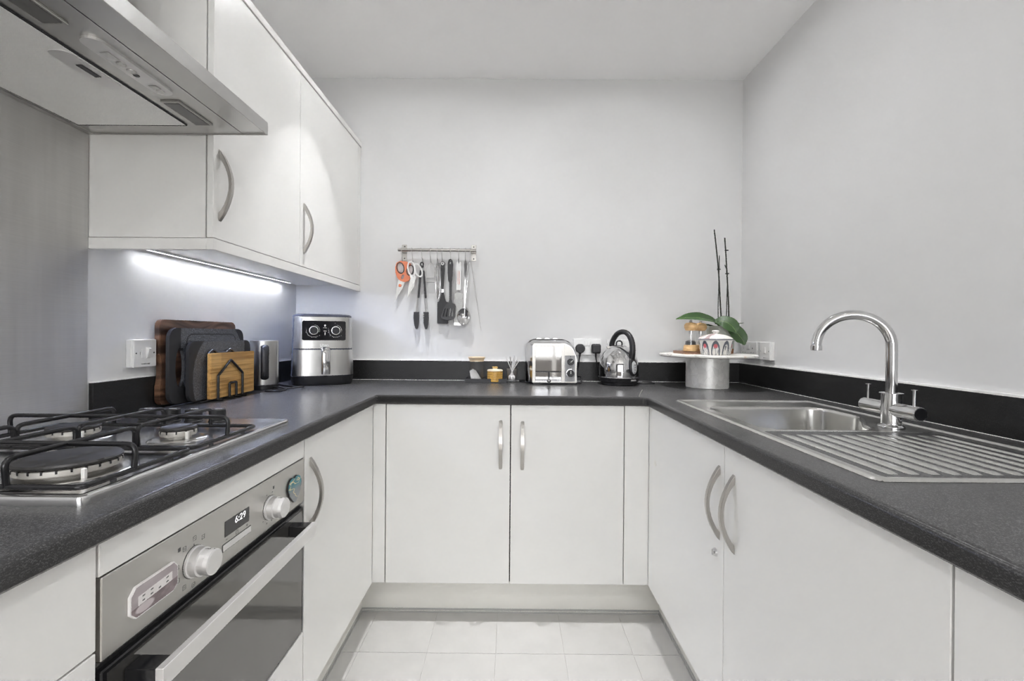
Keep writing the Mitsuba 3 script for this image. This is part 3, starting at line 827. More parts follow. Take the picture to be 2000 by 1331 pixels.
part(t, 'drainer', deck, 'm_sink', True, 'ribbed stainless drainer and rim')
def bowl_ring(d, z):
    q = BOWL.buffer(d, quad_segs=8)
    c = np.array(q.exterior.coords)[:-1]
    ring = sg.LinearRing(c)
    s = np.linspace(0, 1, 121)[:-1]
    start = ring.project(sg.Point(0.60, 1.35), normalized=True)
    pts = [ring.interpolate((start + k) % 1.0, normalized=True) for k in s]
    return np.array([(p_.x, p_.y, z) for p_ in pts])


prof = [(0.010, WT + 0.0006), (0.006, WT + 0.0010), (0.002, WT + 0.0002), (-0.001, WT - 0.003), (-0.003, WT - 0.009), (-0.010, WT - 0.12), (-0.020, WT - 0.145), (-0.045, WT - 0.156), (-0.09, WT - 0.160)]
part(t, 'bowl', loft([bowl_ring(d_, z_) for d_, z_ in prof], False, True), 'm_sink', 45)
part(t, 'waste', lathe([(0, WT - 0.1575), (0.030, WT - 0.1575), (0.042, WT - 0.158), (0.045, WT - 0.160)], (0.84, 1.36, 0), 40), 'm_chrome', 30)

TX, TY, TZ = 1.027, 1.205, WT + 0.0012
t = thing('mixer_tap', 'chrome swan-neck mixer tap with two lever handles beside the sink bowl', 'tap')
part(t, 'base', lathe([(0.030, TZ), (0.030, TZ + 0.003), (0.027, TZ + 0.006), (0.0235, TZ + 0.008), (0.0225, TZ + 0.012), (0.0225, 1.001), (0.026, 1.0015), (0.026, 1.0035), (0.0225, 1.004), (0.014, 1.004)], (TX, TY, 0), 48), 'm_chrome', 30)
ddx, ddy = -0.915, 0.403
RA = 0.0855
path = [(0, 0, 1.003), (0, 0, 1.06), (0, 0, 1.115)]
for a in np.linspace(0, math.pi, 33)[1:]:
    path.append((RA * (1 - math.cos(a)), 0, 1.128 + 0.087 * math.sin(a)))
path.append((2 * RA, 0, 1.126))
path = np.array([(TX + s_ * ddx, TY + s_ * ddy, z_) for s_, _, z_ in path])
part(t, 'spout', tube(path, 0.0128, 28), 'm_chrome', 60)
part(t, 'aerator', lathe([(0.011, 1.115), (0.0135, 1.1155), (0.0138, 1.129), (0.0128, 1.130)], (TX + 2 * RA * ddx, TY + 2 * RA * ddy, 0), 32), 'm_chrome', 30)
for s_, y0, y1, yp in ((1, 1.22, 1.298, 1.283), (-1, 1.19, 1.118, 1.136)):
    hd = part(t, 'handle', tube([(TX, y0, 0.960), (TX, y1 - 0.002 * s_, 0.960), (TX, y1, 0.960)], [0.0185, 0.0185, 0.0170], 36), 'm_chrome', 40)
    part(hd, 'lever', cat(cyl((TX, yp, 0.976), (TX, yp, 1.018), 0.0036, 14), lathe([(0, 1.018), (0.0065, 1.018), (0.0068, 1.0195), (0, 1.0205)], (TX, yp, 0), 20)), 'm_chrome', 40)
    part(hd, 'end_cap', lathe([(0, -0.001), (0.0155, -0.001), (0.0155, 0.0015), (0, 0.002)], (TX, y1, 0.960), 32, 'y'), 'm_black_gloss', 30)

# ================================================================== SWITCHES AND SOCKETS


def plate_on_left(name, label, y0, y1, z0, z1):
    t = thing(name, label, 'switch')
    part(t, 'back_box', box(XL + 0.0005, XL + 0.018, y0 + 0.001, y1 - 0.001, z0 + 0.001, z1 - 0.001, 0.002), 'm_white_plastic')
    part(t, 'plate', box(XL + 0.018, XL + 0.026, y0, y1, z0, z1, 0.0025), 'm_white_plastic')
    return t


t = plate_on_left('cooker_switch', 'white cooker switch with large rocker, on the wall left of the chopping boards', 1.318, 1.404, 1.044, 1.130)
px = XL + 0.026
part(t, 'rocker', hull([(px, 1.362, 1.071), (px, 1.376, 1.071), (px, 1.362, 1.105), (px, 1.376, 1.105), (px + 0.010, 1.364, 1.101), (px + 0.010, 1.374, 1.101), (px + 0.003, 1.364, 1.073), (px + 0.003, 1.374, 1.073)]), 'm_white_plastic')
part(t, 'indicator', box(px - 0.001, px + 0.0012, 1.346, 1.357, 1.073, 1.103, 0.0008), 'm_white_plastic')
for y in (1.327, 1.393):
    part(t, 'screw', lathe([(0.0025, px), (0.0022, px + 0.0008), (0, px + 0.0008)], (0, y, 1.088), 16, 'x'), 'm_print_dark')
part(t, 'mark', box(px, px + 0.0004, 1.3405, 1.3415, 1.084, 1.092), 'm_print_dark')
part(t, 'lettering', on_panel(text('COOKER UNIT', 0.0034, 0.0003, True), 1.346, 1.053, px), 'm_print_dark', label='small dark lettering')
plate_on_left('wall_switch', 'white switch plate mostly hidden behind the wooden chopping board', 1.4225, 1.5085, 1.044, 1.130)


def socket_on_back(x0, x1, z0, z1, label):
    t = thing('wall_socket', label, 'socket')
    part(t, 'plate', box(x0, x1, YB - 0.009, YB - 0.0005, z0, z1, 0.002), 'm_white_plastic')
    xc = (x0 + x1) / 2
    for s_ in (-1, 1):
        part(t, 'switch', box(xc + s_ * 0.009 - 0.0065, xc + s_ * 0.009 + 0.0065, YB - 0.0125, YB - 0.0085, z1 - 0.036, z1 - 0.014, 0.001), 'm_white_plastic')
    return t


socket_on_back(0.329, 0.475, 1.048, 1.134, 'white double socket between toaster and kettle, two black plugs in it')
socket_on_back(0.508, 0.654, 1.044, 1.130, 'white double socket mostly hidden behind the kettle')
for i, (x, round_) in enumerate(((0.362, True), (0.445, False))):
    t = thing('power_plug', ('round-faced black plug in the double socket, nearest the toaster', 'square-faced black plug in the double socket, nearest the kettle')[i], 'plug')
    if round_:
        m = lathe([(0.018, YB - 0.009), (0.024, YB - 0.012), (0.0245, YB - 0.034), (0.021, YB - 0.041), (0, YB - 0.043)], (x, 0, 1.083), 32, 'y')
        m = trimesh.Trimesh(m.vertices, m.faces[:, ::-1], process=False)
    else:
        m = rbox(x - 0.024, x + 0.024, YB - 0.044, YB - 0.0095, 1.058, 1.108, 0.010)
    part(t, 'body', m, 'm_black_soft', 40)
    zb = 1.062
    end = (0.345, 2.345, WT + 0.004) if round_ else (0.470, 2.345, WT + 0.004)
    part(t, 'cord', tube(smooth_path([(x, YB - 0.026, zb), (x - (0.004 if round_ else 0), YB - 0.026, 1.035), ((x + end[0]) / 2, YB - 0.02, 0.98), (end[0], YB - 0.022, 0.935), end], 8), np.concatenate([np.linspace(0.0065, 0.0035, 9), np.full(24, 0.0032)]), 10), 'm_black', 60)

for y0, y1, kind_ in ((2.172, 2.318, 'socket'), (2.056, 2.142, 'switch')):
    t = thing('wall_' + kind_, 'white double socket on the right wall, partly hidden by the marble cake stand' if kind_ == 'socket' else 'white switch plate on the right wall, nearer the sink', kind_)
    z0, z1 = 1.042, 1.128
    part(t, 'back_box', box(XR - 0.016, XR - 0.0005, y0 + 0.001, y1 - 0.001, z0 + 0.001, z1 - 0.001, 0.002), 'm_white_plastic')
    part(t, 'plate', box(XR - 0.024, XR - 0.016, y0, y1, z0, z1, 0.0025), 'm_white_plastic')
    fx = XR - 0.024
    if kind_ == 'socket':
        for yc in (2.205, 2.285):
            part(t, 'pin_hole', cat(box(fx - 0.0004, fx + 0.001, yc - 0.002, yc + 0.002, 1.090, 1.098), box(fx - 0.0004, fx + 0.001, yc - 0.014, yc - 0.008, 1.071, 1.074), box(fx - 0.0004, fx + 0.001, yc + 0.008, yc + 0.014, 1.071, 1.074)), 'm_print_dark')
        for yc in (2.236, 2.254):
            part(t, 'switch', box(fx - 0.0035, fx + 0.001, yc - 0.0065, yc + 0.0065, 1.092, 1.114, 0.001), 'm_white_plastic')
        part(t, 'print', box(fx - 0.0003, fx + 0.001, 2.232, 2.258, 1.0865, 1.0885), 'm_print_dark')
    else:
        part(t, 'rocker', box(fx - 0.004, fx + 0.001, 2.092, 2.106, 1.075, 1.103, 0.001), 'm_white_plastic')
        for yc in (2.066, 2.132):
            part(t, 'screw', box(fx - 0.0004, fx + 0.001, yc - 0.0018, yc + 0.0018, 1.083, 1.087), 'm_print_dark')
        part(t, 'print', box(fx - 0.0003, fx + 0.001, 2.090, 2.108, 1.052, 1.0535), 'm_print_dark')

# ================================================================== CHOPPING BOARDS IN THEIR RACK
RX = [-1.109, -1.086, -1.066, -1.036]


def board(x0, x1, y0, y1, z0, z1, r, holes=None):
    p_ = rrect(y0, y1, z0, z1, r)
    if holes is not None:
        p_ = p_.difference(holes)
    c = 0.0015
    return cat(ext(p_.buffer(-c), x0, x1, 'yz'), ext(p_, x0 + c, x1 - c, 'yz'))


BZ = WT + 0.008
nb = rrect(1.409, 1.797, BZ, 1.193, 0.022).difference(ell(1.406, 1.03, 0.010, 0.052))
single('chopping_board', cat(ext(nb.buffer(-0.0015), -1.1325, -1.1145, 'yz'), ext(nb, -1.131, -1.116, 'yz')), 'm_dark_wood', 'large dark brown wooden chopping board standing against the wall', 'chopping board')
hole = ell(1.466, 1.035, 0.020, 0.066)
t = thing('chopping_board', 'larger dark grey speckled chopping board with long handle hole, in front of the wooden board', 'chopping board')
part(t, 'board', board(-1.103, -1.093, 1.420, 1.812, BZ, 1.166, 0.035, hole), 'm_board')
top = sg.box(1.425, 1.10, 1.81, 1.166)
grip = rrect(1.4195, 1.8125, BZ - 0.0005, 1.1665, 0.035)
lip = grip.difference(affinity.translate(ell(1.64, 1.045, 0.17, 0.17), 0, 0).union(sg.box(1.52, 1.0, 1.755, 1.2)).union(sg.box(1.47, 1.10, 1.755, 1.2))).difference(hole)
for g in getattr(lip, 'geoms', [lip]):
    part(t, 'grip', ext(g, -1.1038, -1.0922, 'yz'), 'm_black_soft', label='black rubber edge')
gro = rrect(1.495, 1.765, 0.955, 1.148, 0.03)
part(t, 'groove', ext(gro.difference(gro.buffer(-0.004)), -1.0931, -1.0927, 'yz'), 'm_black_soft')
t = thing('chopping_board', 'smaller dark grey speckled chopping board between the large grey one and the bamboo one', 'chopping board')
part(t, 'board', board(-1.080, -1.071, 1.476, 1.823, BZ, 1.122, 0.030), 'm_board')
grip = rrect(1.4755, 1.8235, BZ - 0.0005, 1.1225, 0.030)
lip = grip.difference(sg.box(1.55, 0.9, 1.785, 1.2).union(ell(1.62, 0.99, 0.125, 0.16)))
for g in getattr(lip, 'geoms', [lip]):
    part(t, 'grip', ext(g, -1.0808, -1.0702, 'yz'), 'm_black_soft', label='black rubber edge')
single('chopping_board', board(-1.057, -1.043, 1.545, 1.805, BZ, 1.079, 0.004), 'm_bamboo', 'small honey-coloured bamboo chopping board at the front of the rack', 'chopping board')

t = thing('board_rack', 'black wire rack with house-shaped ends holding the chopping boards', 'rack')
wr = 0.0042


def house(x, y0, y1, ze, zp):
    yc = (y0 + y1) / 2
    return [(x, y0, WT + wr), (x, y0, ze), (x, yc, zp), (x, y1, ze), (x, y1, WT + wr)]


part(t, 'house_frame', tube(round_path(house(-1.036, 1.573, 1.715, 1.000, 1.052), 0.004, 4), wr, 8), 'm_black', label='black wire house outline')
part(t, 'door_frame', tube(round_path([(-1.036, 1.637, WT + wr), (-1.036, 1.637, 0.968), (-1.036, 1.677, 0.968), (-1.036, 1.677, WT + wr)], 0.005, 4), wr, 8), 'm_black')
part(t, 'cloud_frame', tube(round_path([(-1.064, 1.56, WT + wr), (-1.064, 1.56, 1.075), (-1.064, 1.585, 1.092), (-1.064, 1.61, 1.078), (-1.064, 1.66, 1.078), (-1.064, 1.685, 1.093), (-1.064, 1.71, 1.075), (-1.064, 1.71, WT + wr)], 0.010, 4), wr, 8), 'm_black')
part(t, 'rear_frame', tube(round_path(house(-1.0875, 1.55, 1.72, 1.02, 1.07), 0.004, 4), 0.0026, 8), 'm_black')
part(t, 'base', cat(*[tube(round_path([(-1.128, y, WT + wr), (-1.020, y, WT + wr), (-1.020, y, WT + wr + 0.0001)], 0.00004, 2), wr, 8) for y in (1.573, 1.637, 1.677, 1.715)],
                    *[tube([(x, 1.50, WT + 0.0055), (x, 1.73, WT + 0.0055)], 0.0024, 8) for x in (-1.1235, -1.098, -1.0755, -1.050)]), 'm_black')

# ================================================================== STEEL JUG WITH HANDLE AND CORD
t = thing('milk_frother', 'brushed steel cylinder with long black handle, between boards and air fryer', 'milk frother')
fx, fy = -1.068, 1.925
part(t, 'body', lathe([(0.0545, WT + 0.020), (0.056, WT + 0.022), (0.056, 1.1155), (0.055, 1.119), (0.050, 1.120), (0, 1.120)], (fx, fy, 0), 56), 'm_steel', 30)
part(t, 'base', lathe([(0, WT), (0.053, WT), (0.055, WT + 0.003), (0.055, WT + 0.018), (0.052, WT + 0.021), (0, WT + 0.021)], (fx, fy, 0), 48), 'm_black', 30)
hd = np.array([0.50, -0.866])
hb = [(0.050, 0.962), (0.070, 0.965), (0.077, 0.980), (0.079, 1.01), (0.079, 1.05), (0.077, 1.075), (0.070, 1.092), (0.050, 1.094)]
part(t, 'handle', tube(smooth_path([(fx + s_ * hd[0], fy + s_ * hd[1], z_) for s_, z_ in hb], 5), 0.0155, 16, flat=0.55, ref=(0.866, 0.5, 0)), 'm_black', 60, 'black oval handle')
part(t, 'cord', tube(smooth_path([(fx + 0.05, fy - 0.02, WT + 0.010), (-0.985, 1.895, WT + 0.0100), (-0.945, 1.87, WT + 0.0060), (-0.955, 1.835, WT + 0.0035), (-1.000, 1.825, WT + 0.0035), (-1.010, 1.845, WT + 0.0035), (-0.965, 1.885, WT + 0.0045), (-0.91, 1.925, WT + 0.0100), (-0.925, 1.975, WT + 0.0035), (-0.99, 2.00, WT + 0.0035), (-1.08, 2.06, WT + 0.0035), (-1.125, 2.10, WT + 0.0035)], 8), 0.0032, 10), 'm_black', 60, 'looped black cord')

# ================================================================== AIR FRYER
AFX, AFY, AFR = -0.928, 2.183, 27.0
t = thing('air_fryer', 'steel and black air fryer with two dials, in the back left corner', 'air fryer')


def se_ring(a, b, z, n=5.0, t0=0.0, t1=2 * math.pi, m=96, end=False):
    th = np.linspace(t0, t1, m, endpoint=end)
    c, s_ = np.cos(th), np.sin(th)
    return np.column_stack([a * np.sign(c) * np.abs(c) ** (2 / n), b * np.sign(s_) * np.abs(s_) ** (2 / n), np.full(m, z)])


def af(m):
    m = rotz(m, AFR)
    m.apply_translation((AFX, AFY, WT))
    return m


def taper(z):
    return 1.0 - 0.06 * (z / 0.33)


aa, ab = 0.140, 0.132
body = loft([se_ring(aa * taper(z) - 0.002, ab * taper(z) - 0.002, z, 4.0) for z in np.linspace(0.042, 0.318, 12)] + [se_ring(aa * 0.93, ab * 0.93, 0.327, 4.0), se_ring(aa * 0.86, ab * 0.86, 0.332, 4.0)])
part(t, 'body', af(body), 'm_navy', 40, 'dark grey plastic shell')
part(t, 'base', af(loft([se_ring(aa * 0.93, ab * 0.93, 0.0, 4.0), se_ring(aa * 0.97, ab * 0.97, 0.012, 4.0), se_ring(aa * 1.0, ab * 1.0, 0.042, 4.0), se_ring(aa * 0.97, ab * 0.97, 0.044, 4.0)])), 'm_black', 40, 'black plastic base')
T0, T1 = math.radians(-154), math.radians(-6)
up_ = loft([se_ring(aa * taper(z), ab * taper(z), z, 4.0, T0, T1, 80, True) for z in np.linspace(0.172, 0.318, 6)] + [se_ring(aa * taper(0.318) - 0.002, ab * taper(0.318) - 0.002, 0.3195, 4.0, T0, T1, 80, True)], False, False, False)
part(t, 'upper_front', af(up_), 'm_steel', True, 'brushed steel upper front')
dr_ = loft([se_ring(aa * taper(z) + 0.001, ab * taper(z) + 0.001, z, 4.0, T0, T1, 80, True) for z in np.linspace(0.046, 0.166, 6)], False, False, False)
dw = part(t, 'drawer', af(dr_), 'm_steel', True, 'brushed steel drawer front')
fy0 = -ab * taper(0.255) - 0.0005
pn = ext(rrect(-0.094, 0.094, 0.210, 0.300, 0.008), fy0 - 0.0015, fy0 + 0.004, 'xz')
pk = part(t, 'control_panel', af(pn), 'm_black_gloss', label='glossy black control panel')
mk = []
for x in (-0.045, 0.050):
    kb = part(pk, 'dial', af(lathe([(0.0165, fy0 - 0.0015), (0.0160, fy0 - 0.012), (0.014, fy0 - 0.0135), (0, fy0 - 0.0135)], (x, 0, 0.256), 36, 'y')), 'm_black', 30)
    part(kb, 'ring', af(lathe([(0.0165, fy0 - 0.0016), (0.0202, fy0 - 0.0016), (0.0200, fy0 - 0.0045), (0.0168, fy0 - 0.0050)], (x, 0, 0.256), 40, 'y')), 'm_alu', 30, 'silver dial ring')
    arc = sg.Point(x, 0.256).buffer(0.0315, quad_segs=16).difference(sg.Point(x, 0.256).buffer(0.0306, quad_segs=16)).intersection(sg.Polygon([(x - 0.05, 0.262), (x, 0.256), (x + 0.03, 0.21), (x, 0.20), (x - 0.05, 0.20)]))
    arc2 = sg.Point(x, 0.256).buffer(0.0262, quad_segs=16).difference(sg.Point(x, 0.256).buffer(0.0250, quad_segs=16)).intersection(sg.Polygon([(x, 0.256), (x + 0.006, 0.30), (x + 0.05, 0.30), (x + 0.05, 0.24)]))
    mk += [ext(arc, fy0 - 0.0019, fy0 - 0.0014, 'xz'), ext(arc2, fy0 - 0.0019, fy0 - 0.0014, 'xz')]
    for a_ in (95, 165, 195, 225, 255, 285, 315):
        mk.append(box(x + 0.034 * math.cos(math.radians(a_)) - 0.0011, x + 0.034 * math.cos(math.radians(a_)) + 0.0011, fy0 - 0.0019, fy0 - 0.0014, 0.256 + 0.034 * math.sin(math.radians(a_)) - 0.0009, 0.256 + 0.034 * math.sin(math.radians(a_)) + 0.0009))
mk += [ext(ell(0.003, 0.279, 0.0042, 0.005), fy0 - 0.0019, fy0 - 0.0014, 'xz'), box(-0.004, 0.010, fy0 - 0.0019, fy0 - 0.0014, 0.267, 0.2695), box(-0.004, 0.010, fy0 - 0.0019, fy0 - 0.0014, 0.252, 0.2545), box(0.0012, 0.0048, fy0 - 0.0019, fy0 - 0.0014, 0.234, 0.247)]
part(pk, 'markings', af(cat(*mk)), 'm_alu', label='white printed markings')
lg = text('Uten', 0.0125, 0.0008, True)
lv = np.array(lg.vertices)
part(t, 'logo', af(trimesh.Trimesh(np.stack([-0.019 + lv[:, 0], -ab * taper(0.185) - 0.0002 - lv[:, 2], 0.181 + lv[:, 1]], 1), lg.faces, process=False)), 'm_white_plastic', label='small white lettering')
hg = cat(box(-0.010, 0.012, fy0 - 0.030, fy0 + 0.002, 0.135, 0.170, 0.003))
part(dw, 'handle_mount', af(hg), 'm_black')
hs = smooth_path([(0.003, fy0 - 0.030, 0.174), (0.003, fy0 - 0.040, 0.160), (0.003, fy0 - 0.043, 0.12), (0.004, fy0 - 0.043, 0.080), (0.004, fy0 - 0.041, 0.056)], 5)
part(dw, 'handle', af(tube(hs, 0.0190, 24, flat=0.55, ref=(1, 0, 0))), 'm_chrome', 60, 'chrome drawer handle')
part(dw, 'handle_back', af(tube(hs + np.array([0, 0.009, 0]), 0.0155, 20, flat=0.6, ref=(1, 0, 0))), 'm_black', 60)

# ================================================================== HANGING RAIL AND UTENSILS
UL = 4.628e-4


def W(u, v):
    """wall drawing of the rail (units of UL from its upper left corner) -> x, z in metres"""
    return (-0.6956 + u * UL, 1.6958 - v * UL)


def P(pts):
    return [W(*p_) for p_ in pts]


def wpath(pts, y):
    return [(x, y, z) for x, z in P(pts)]


RY = 2.327
t = thing('utensil_rail', 'steel hanging rail with two wall brackets on the back wall', 'rail')
x0, z0 = W(217, 224)
x1, _ = W(1098, 224)
part(t, 'bar', tube([(x0, RY, z0), (x1, RY, z0)], 0.0080, 20), 'm_nickel', 40)
for ua, ub in ((245, 300), (1037, 1093)):
    (bx0, bz1), (bx1, bz0) = W(ua, 150), W(ub, 335)
    b = part(t, 'bracket', cat(box(bx0, bx1, YB - 0.0035, YB - 0.0005, bz0, bz1, 0.0006), box(bx0 + 0.001, bx1 - 0.001, RY + 0.004, YB - 0.003, z0 - 0.012, z0 + 0.002, 0.001)), 'm_nickel')
    for vv in (172, 308):
        sx, sz = W((ua + ub) / 2, vv)
        m = lathe([(0.0036, YB - 0.0034), (0.0030, YB - 0.0050), (0, YB - 0.0050)], (sx, 0, sz), 16, 'y')
        part(b, 'screw', trimesh.Trimesh(m.vertices, m.faces[:, ::-1], process=False), 'm_print_dark')

hooks = [(258, 268, 'orange scissors', 2.334), (372, 388, 'white scissors', 2.321), (478, 497, 'kitchen tongs', 2.330), (583, 585, 'wire masher', 2.336),
         (660, 664, 'whisk', 2.337), (716, 716, 'solid black turner', 2.340), (806, 818, 'slotted black turner', 2.318), (902, 902, 'white-handled grater', 2.336),
         (980, 980, 'steel slotted spoon', 2.330), (1033, 1033, 'steel ladle', 2.318)]
for u0, u1, what, yy in hooks:
    hx0, hz0 = W(u0, 224)
    hx1, hz1 = W(u1, 352)
    r_ = 0.0105
    pts = [(hx0, RY + r_ * math.cos(a_), hz0 + r_ * math.sin(a_)) for a_ in np.linspace(-0.5, math.pi, 9)]
    dvy = yy - RY
    pts += [(hx0 + (hx1 - hx0) * s_, RY - r_ + (yy - RY + r_) * s_ ** 2 * 0.6, hz0 + (hz1 - hz0) * s_) for s_ in (0.35, 0.7)]
    pts += [(hx1 - 0.001, yy - 0.0045, hz1 + 0.003), (hx1, yy - 0.002, hz1 - 0.003), (hx1, yy + 0.002, hz1 - 0.003), (hx1, yy + 0.006, hz1 + 0.002)]
    single('s_hook', tube(smooth_path(pts, 4), 0.0018, 8), 'm_steel', f'thin steel S-hook on the rail carrying the {what}', 'hook', 60, 'S-hooks on the utensil rail')


def pw(poly_uv):
    """polygon in rail drawing units -> metres in the wall plane"""
    return affinity.affine_transform(poly_uv, [UL, 0, 0, -UL, -0.6956, 1.6958])


# orange scissors
t = thing('scissors', 'orange-handled scissors, leftmost on the rail', 'scissors')
bod = sg.Polygon([(205, 372), (245, 352), (300, 358), (340, 372), (362, 395), (372, 440), (366, 490), (352, 540), (330, 568), (290, 580), (245, 568), (212, 535), (193, 480), (190, 420)]).buffer(6)
holes = ell(243, 427, 34, 56, -12).union(ell(352, 452, 30, 52, 12)).union(ell(268, 528, 17, 28, 20))
part(t, 'handle', ext(pw(bod.difference(holes)), 2.330, 2.338, 'xz'), 'm_orange', label='orange plastic handle')
rim = ell(243, 427, 44, 66, -12).difference(ell(243, 427, 35, 57, -12)).union(ell(352, 452, 40, 62, 12).difference(ell(352, 452, 31, 53, 12)))
part(t, 'grip_ring', ext(pw(rim), 2.3285, 2.3395, 'xz'), 'm_black_soft', label='black inner finger rings')
part(t, 'blade', ext(pw(sg.Polygon([(215, 560), (262, 565), (258, 625), (182, 802), (200, 660)])), 2.3325, 2.3345, 'xz'), 'm_steel')
part(t, 'blade', ext(pw(sg.Polygon([(255, 560), (300, 560), (268, 650), (182, 802), (225, 640)])), 2.3347, 2.3367, 'xz'), 'm_steel')
sx, sz = W(238, 625)
m = lathe([(0.0085, 2.3322), (0.0075, 2.3295), (0, 2.3290)], (sx, 0, sz), 24, 'y')
part(t, 'pivot', trimesh.Trimesh(m.vertices, m.faces[:, ::-1], process=False), 'm_orange', 30, 'orange pivot screw')
# white scissors
t = thing('scissors', 'white-handled scissors, overlapping the orange pair', 'scissors')
l1 = ell(374, 437, 48, 88, -10).difference(ell(374, 437, 33, 71, -10))
l2 = ell(450, 455, 44, 84, -22).difference(ell(450, 455, 29, 66, -22))
neck = sg.Polygon([(352, 505), (385, 525), (395, 495), (415, 525), (430, 520), (410, 590), (395, 610), (372, 575)]).difference(ell(392, 500, 12, 26, 0))
part(t, 'handle', ext(pw(l1.union(l2).union(neck)), 2.3175, 2.3255, 'xz'), 'm_white_plastic', label='white plastic handle')
part(t, 'blade', ext(pw(sg.Polygon([(362, 550), (402, 575), (392, 620), (330, 760), (340, 650)])), 2.3195, 2.3215, 'xz'), 'm_steel')
part(t, 'blade', ext(pw(sg.Polygon([(395, 575), (412, 570), (402, 640), (330, 760), (375, 660)])), 2.3217, 2.3237, 'xz'), 'm_steel')
# tongs
t = thing('kitchen_tongs', 'steel kitchen tongs with black grips and black ribbed tips', 'tongs')
for (ua, va), (ub, vb), s_ in (((473, 400), (432, 925), -1), ((496, 400), (540, 930), 1)):
    def at(q):
        return (ua + (ub - ua) * q, va + (vb - va) * q)
    a0, a1 = at(0), at(1)
    poly = sg.LineString([a0, a1]).buffer(11, cap_style=2)
    part(t, 'arm', ext(pw(poly), 2.326, 2.334, 'xz'), 'm_chrome')
    g0, g1 = at(0.12), at(0.68)
    part(t, 'grip', ext(pw(sg.LineString([(g0[0] + 5, g0[1]), (g1[0] + 5, g1[1])]).buffer(9)), 2.324, 2.336, 'xz'), 'm_black_soft', label='black grip')
    tip = sg.Polygon([(ub - 30, 925), (ub + 24, 925), (ub + 26, 1000), (ub + 22, 1060), (ub + 12, 1105), (ub, 1120), (ub - 12, 1108), (ub - 26, 1060), (ub - 34, 990)])
    for q in range(6):
        tip = tip.difference(sg.Point(ub + s_ * -27 - s_ * (q * 1.2), 950 + q * 26).buffer(7))
    part(t, 'tip', ext(pw(tip), 2.320, 2.338, 'xz'), 'm_black_soft', label='black ribbed tip')
sx, sz = W(486, 385)
part(t, 'hanging_loop', tube([(sx + 0.0075 * math.cos(a_), 2.330, sz + 0.0105 * math.sin(a_)) for a_ in np.linspace(0, 2 * math.pi, 20)[:-1]], 0.0032, 8, True), 'm_black_soft', 60)
part(t, 'hinge', box(W(462, 0)[0], W(508, 0)[0], 2.325, 2.335, W(0, 425)[1], W(0, 400)[1], 0.001), 'm_black_soft')
# wire masher
t = thing('wire_masher', 'thin wire hand masher with two cross bars, between tongs and whisk', 'masher')
part(t, 'frame', tube(smooth_path(wpath([(535, 585), (533, 470), (545, 405), (585, 362), (620, 405), (632, 470), (634, 585)], 2.336), 6), 0.0016, 8), 'm_steel', 60)
part(t, 'cross_bar', tube(wpath([(533, 535), (634, 535)], 2.336), 0.0018, 8), 'm_steel', 60)
part(t, 'cross_bar', tube(wpath([(533, 578), (634, 578)], 2.336), 0.0034, 8), 'm_steel', 60)
part(t, 'handle_wire', tube(wpath([(585, 362), (583, 470)], 2.336), 0.0014, 8), 'm_steel', 60)
# whisk
t = thing('whisk', 'narrow wire whisk hanging beside the solid black turner', 'whisk')
for w_, dy in ((30, 0.0), (22, 0.010), (22, -0.010), (9, 0.014), (9, -0.014)):
    pts = [W(664 + w_ * s1, v_) + (f_,) for s1, v_, f_ in ((0.25, 355, 0.2), (0.95, 440, 0.8), (1.0, 560, 1), (0.85, 680, 0.8), (0.2, 775, 0), (-0.6, 690, 0.8), (-1.0, 560, 1), (-0.95, 440, 0.8), (-0.25, 355, 0.2))]
    part(t, 'wire', tube(smooth_path([(x, 2.337 + dy * f_, z) for x, z, f_ in pts], 5), 0.0013, 6), 'm_chrome', 60)
part(t, 'handle', tube(wpath([(664, 330), (664, 372)], 2.337), 0.0042, 10), 'm_chrome', 60)
# solid turner
t = thing('turner', 'black solid turner with silver ferrule, behind the slotted one', 'spatula')
hndl = sg.Polygon([(700, 365), (738, 365), (742, 420), (732, 560), (728, 662), (708, 662), (706, 560), (697, 420)]).union(sg.Point(719, 373).buffer(26)).difference(sg.Point(719, 373).buffer(15))
part(t, 'handle', ext(pw(hndl), 2.334, 2.347, 'xz'), 'm_black')
part(t, 'hanging_ring', ext(pw(sg.Point(719, 373).buffer(19).difference(sg.Point(719, 373).buffer(12))), 2.333, 2.348, 'xz'), 'm_steel', label='silver eyelet')
part(t, 'ferrule', ext(pw(rrect(706, 731, 660, 698, 3)), 2.335, 2.346, 'xz'), 'm_chrome', label='silver ferrule')
part(t, 'blade', cat(ext(pw(sg.Polygon([(707, 696), (730, 696), (748, 770), (765, 815), (672, 815), (690, 770)])), 2.338, 2.343, 'xz'), ext(pw(rrect(660, 784, 806, 1054, 10)), 2.339, 2.342, 'xz')), 'm_black_soft')
# slotted turner
t = thing('turner', 'black slotted turner, in front on the rail', 'spatula')
hndl = sg.Polygon([(812, 328), (828, 340), (837, 380), (836, 480), (828, 560), (822, 583), (798, 583), (790, 560), (786, 480), (785, 380), (796, 340)]).buffer(3).difference(ell(810, 372, 9, 16))
part(t, 'handle', ext(pw(hndl), 2.312, 2.326, 'xz'), 'm_black')
bl = sg.Polygon([(800, 580), (830, 580), (828, 780), (838, 820), (866, 838), (873, 860), (866, 975), (850, 1004), (815, 1016), (740, 1006), (712, 990), (708, 968), (740, 880), (760, 845), (795, 815), (802, 780)])
for i in range(4):
    bl = bl.difference(sg.Polygon([(752 + i * 29, 880), (764 + i * 29, 880), (744 + i * 33, 978), (728 + i * 33, 972)]))
part(t, 'blade', ext(pw(bl), 2.317, 2.321, 'xz'), 'm_charcoal')
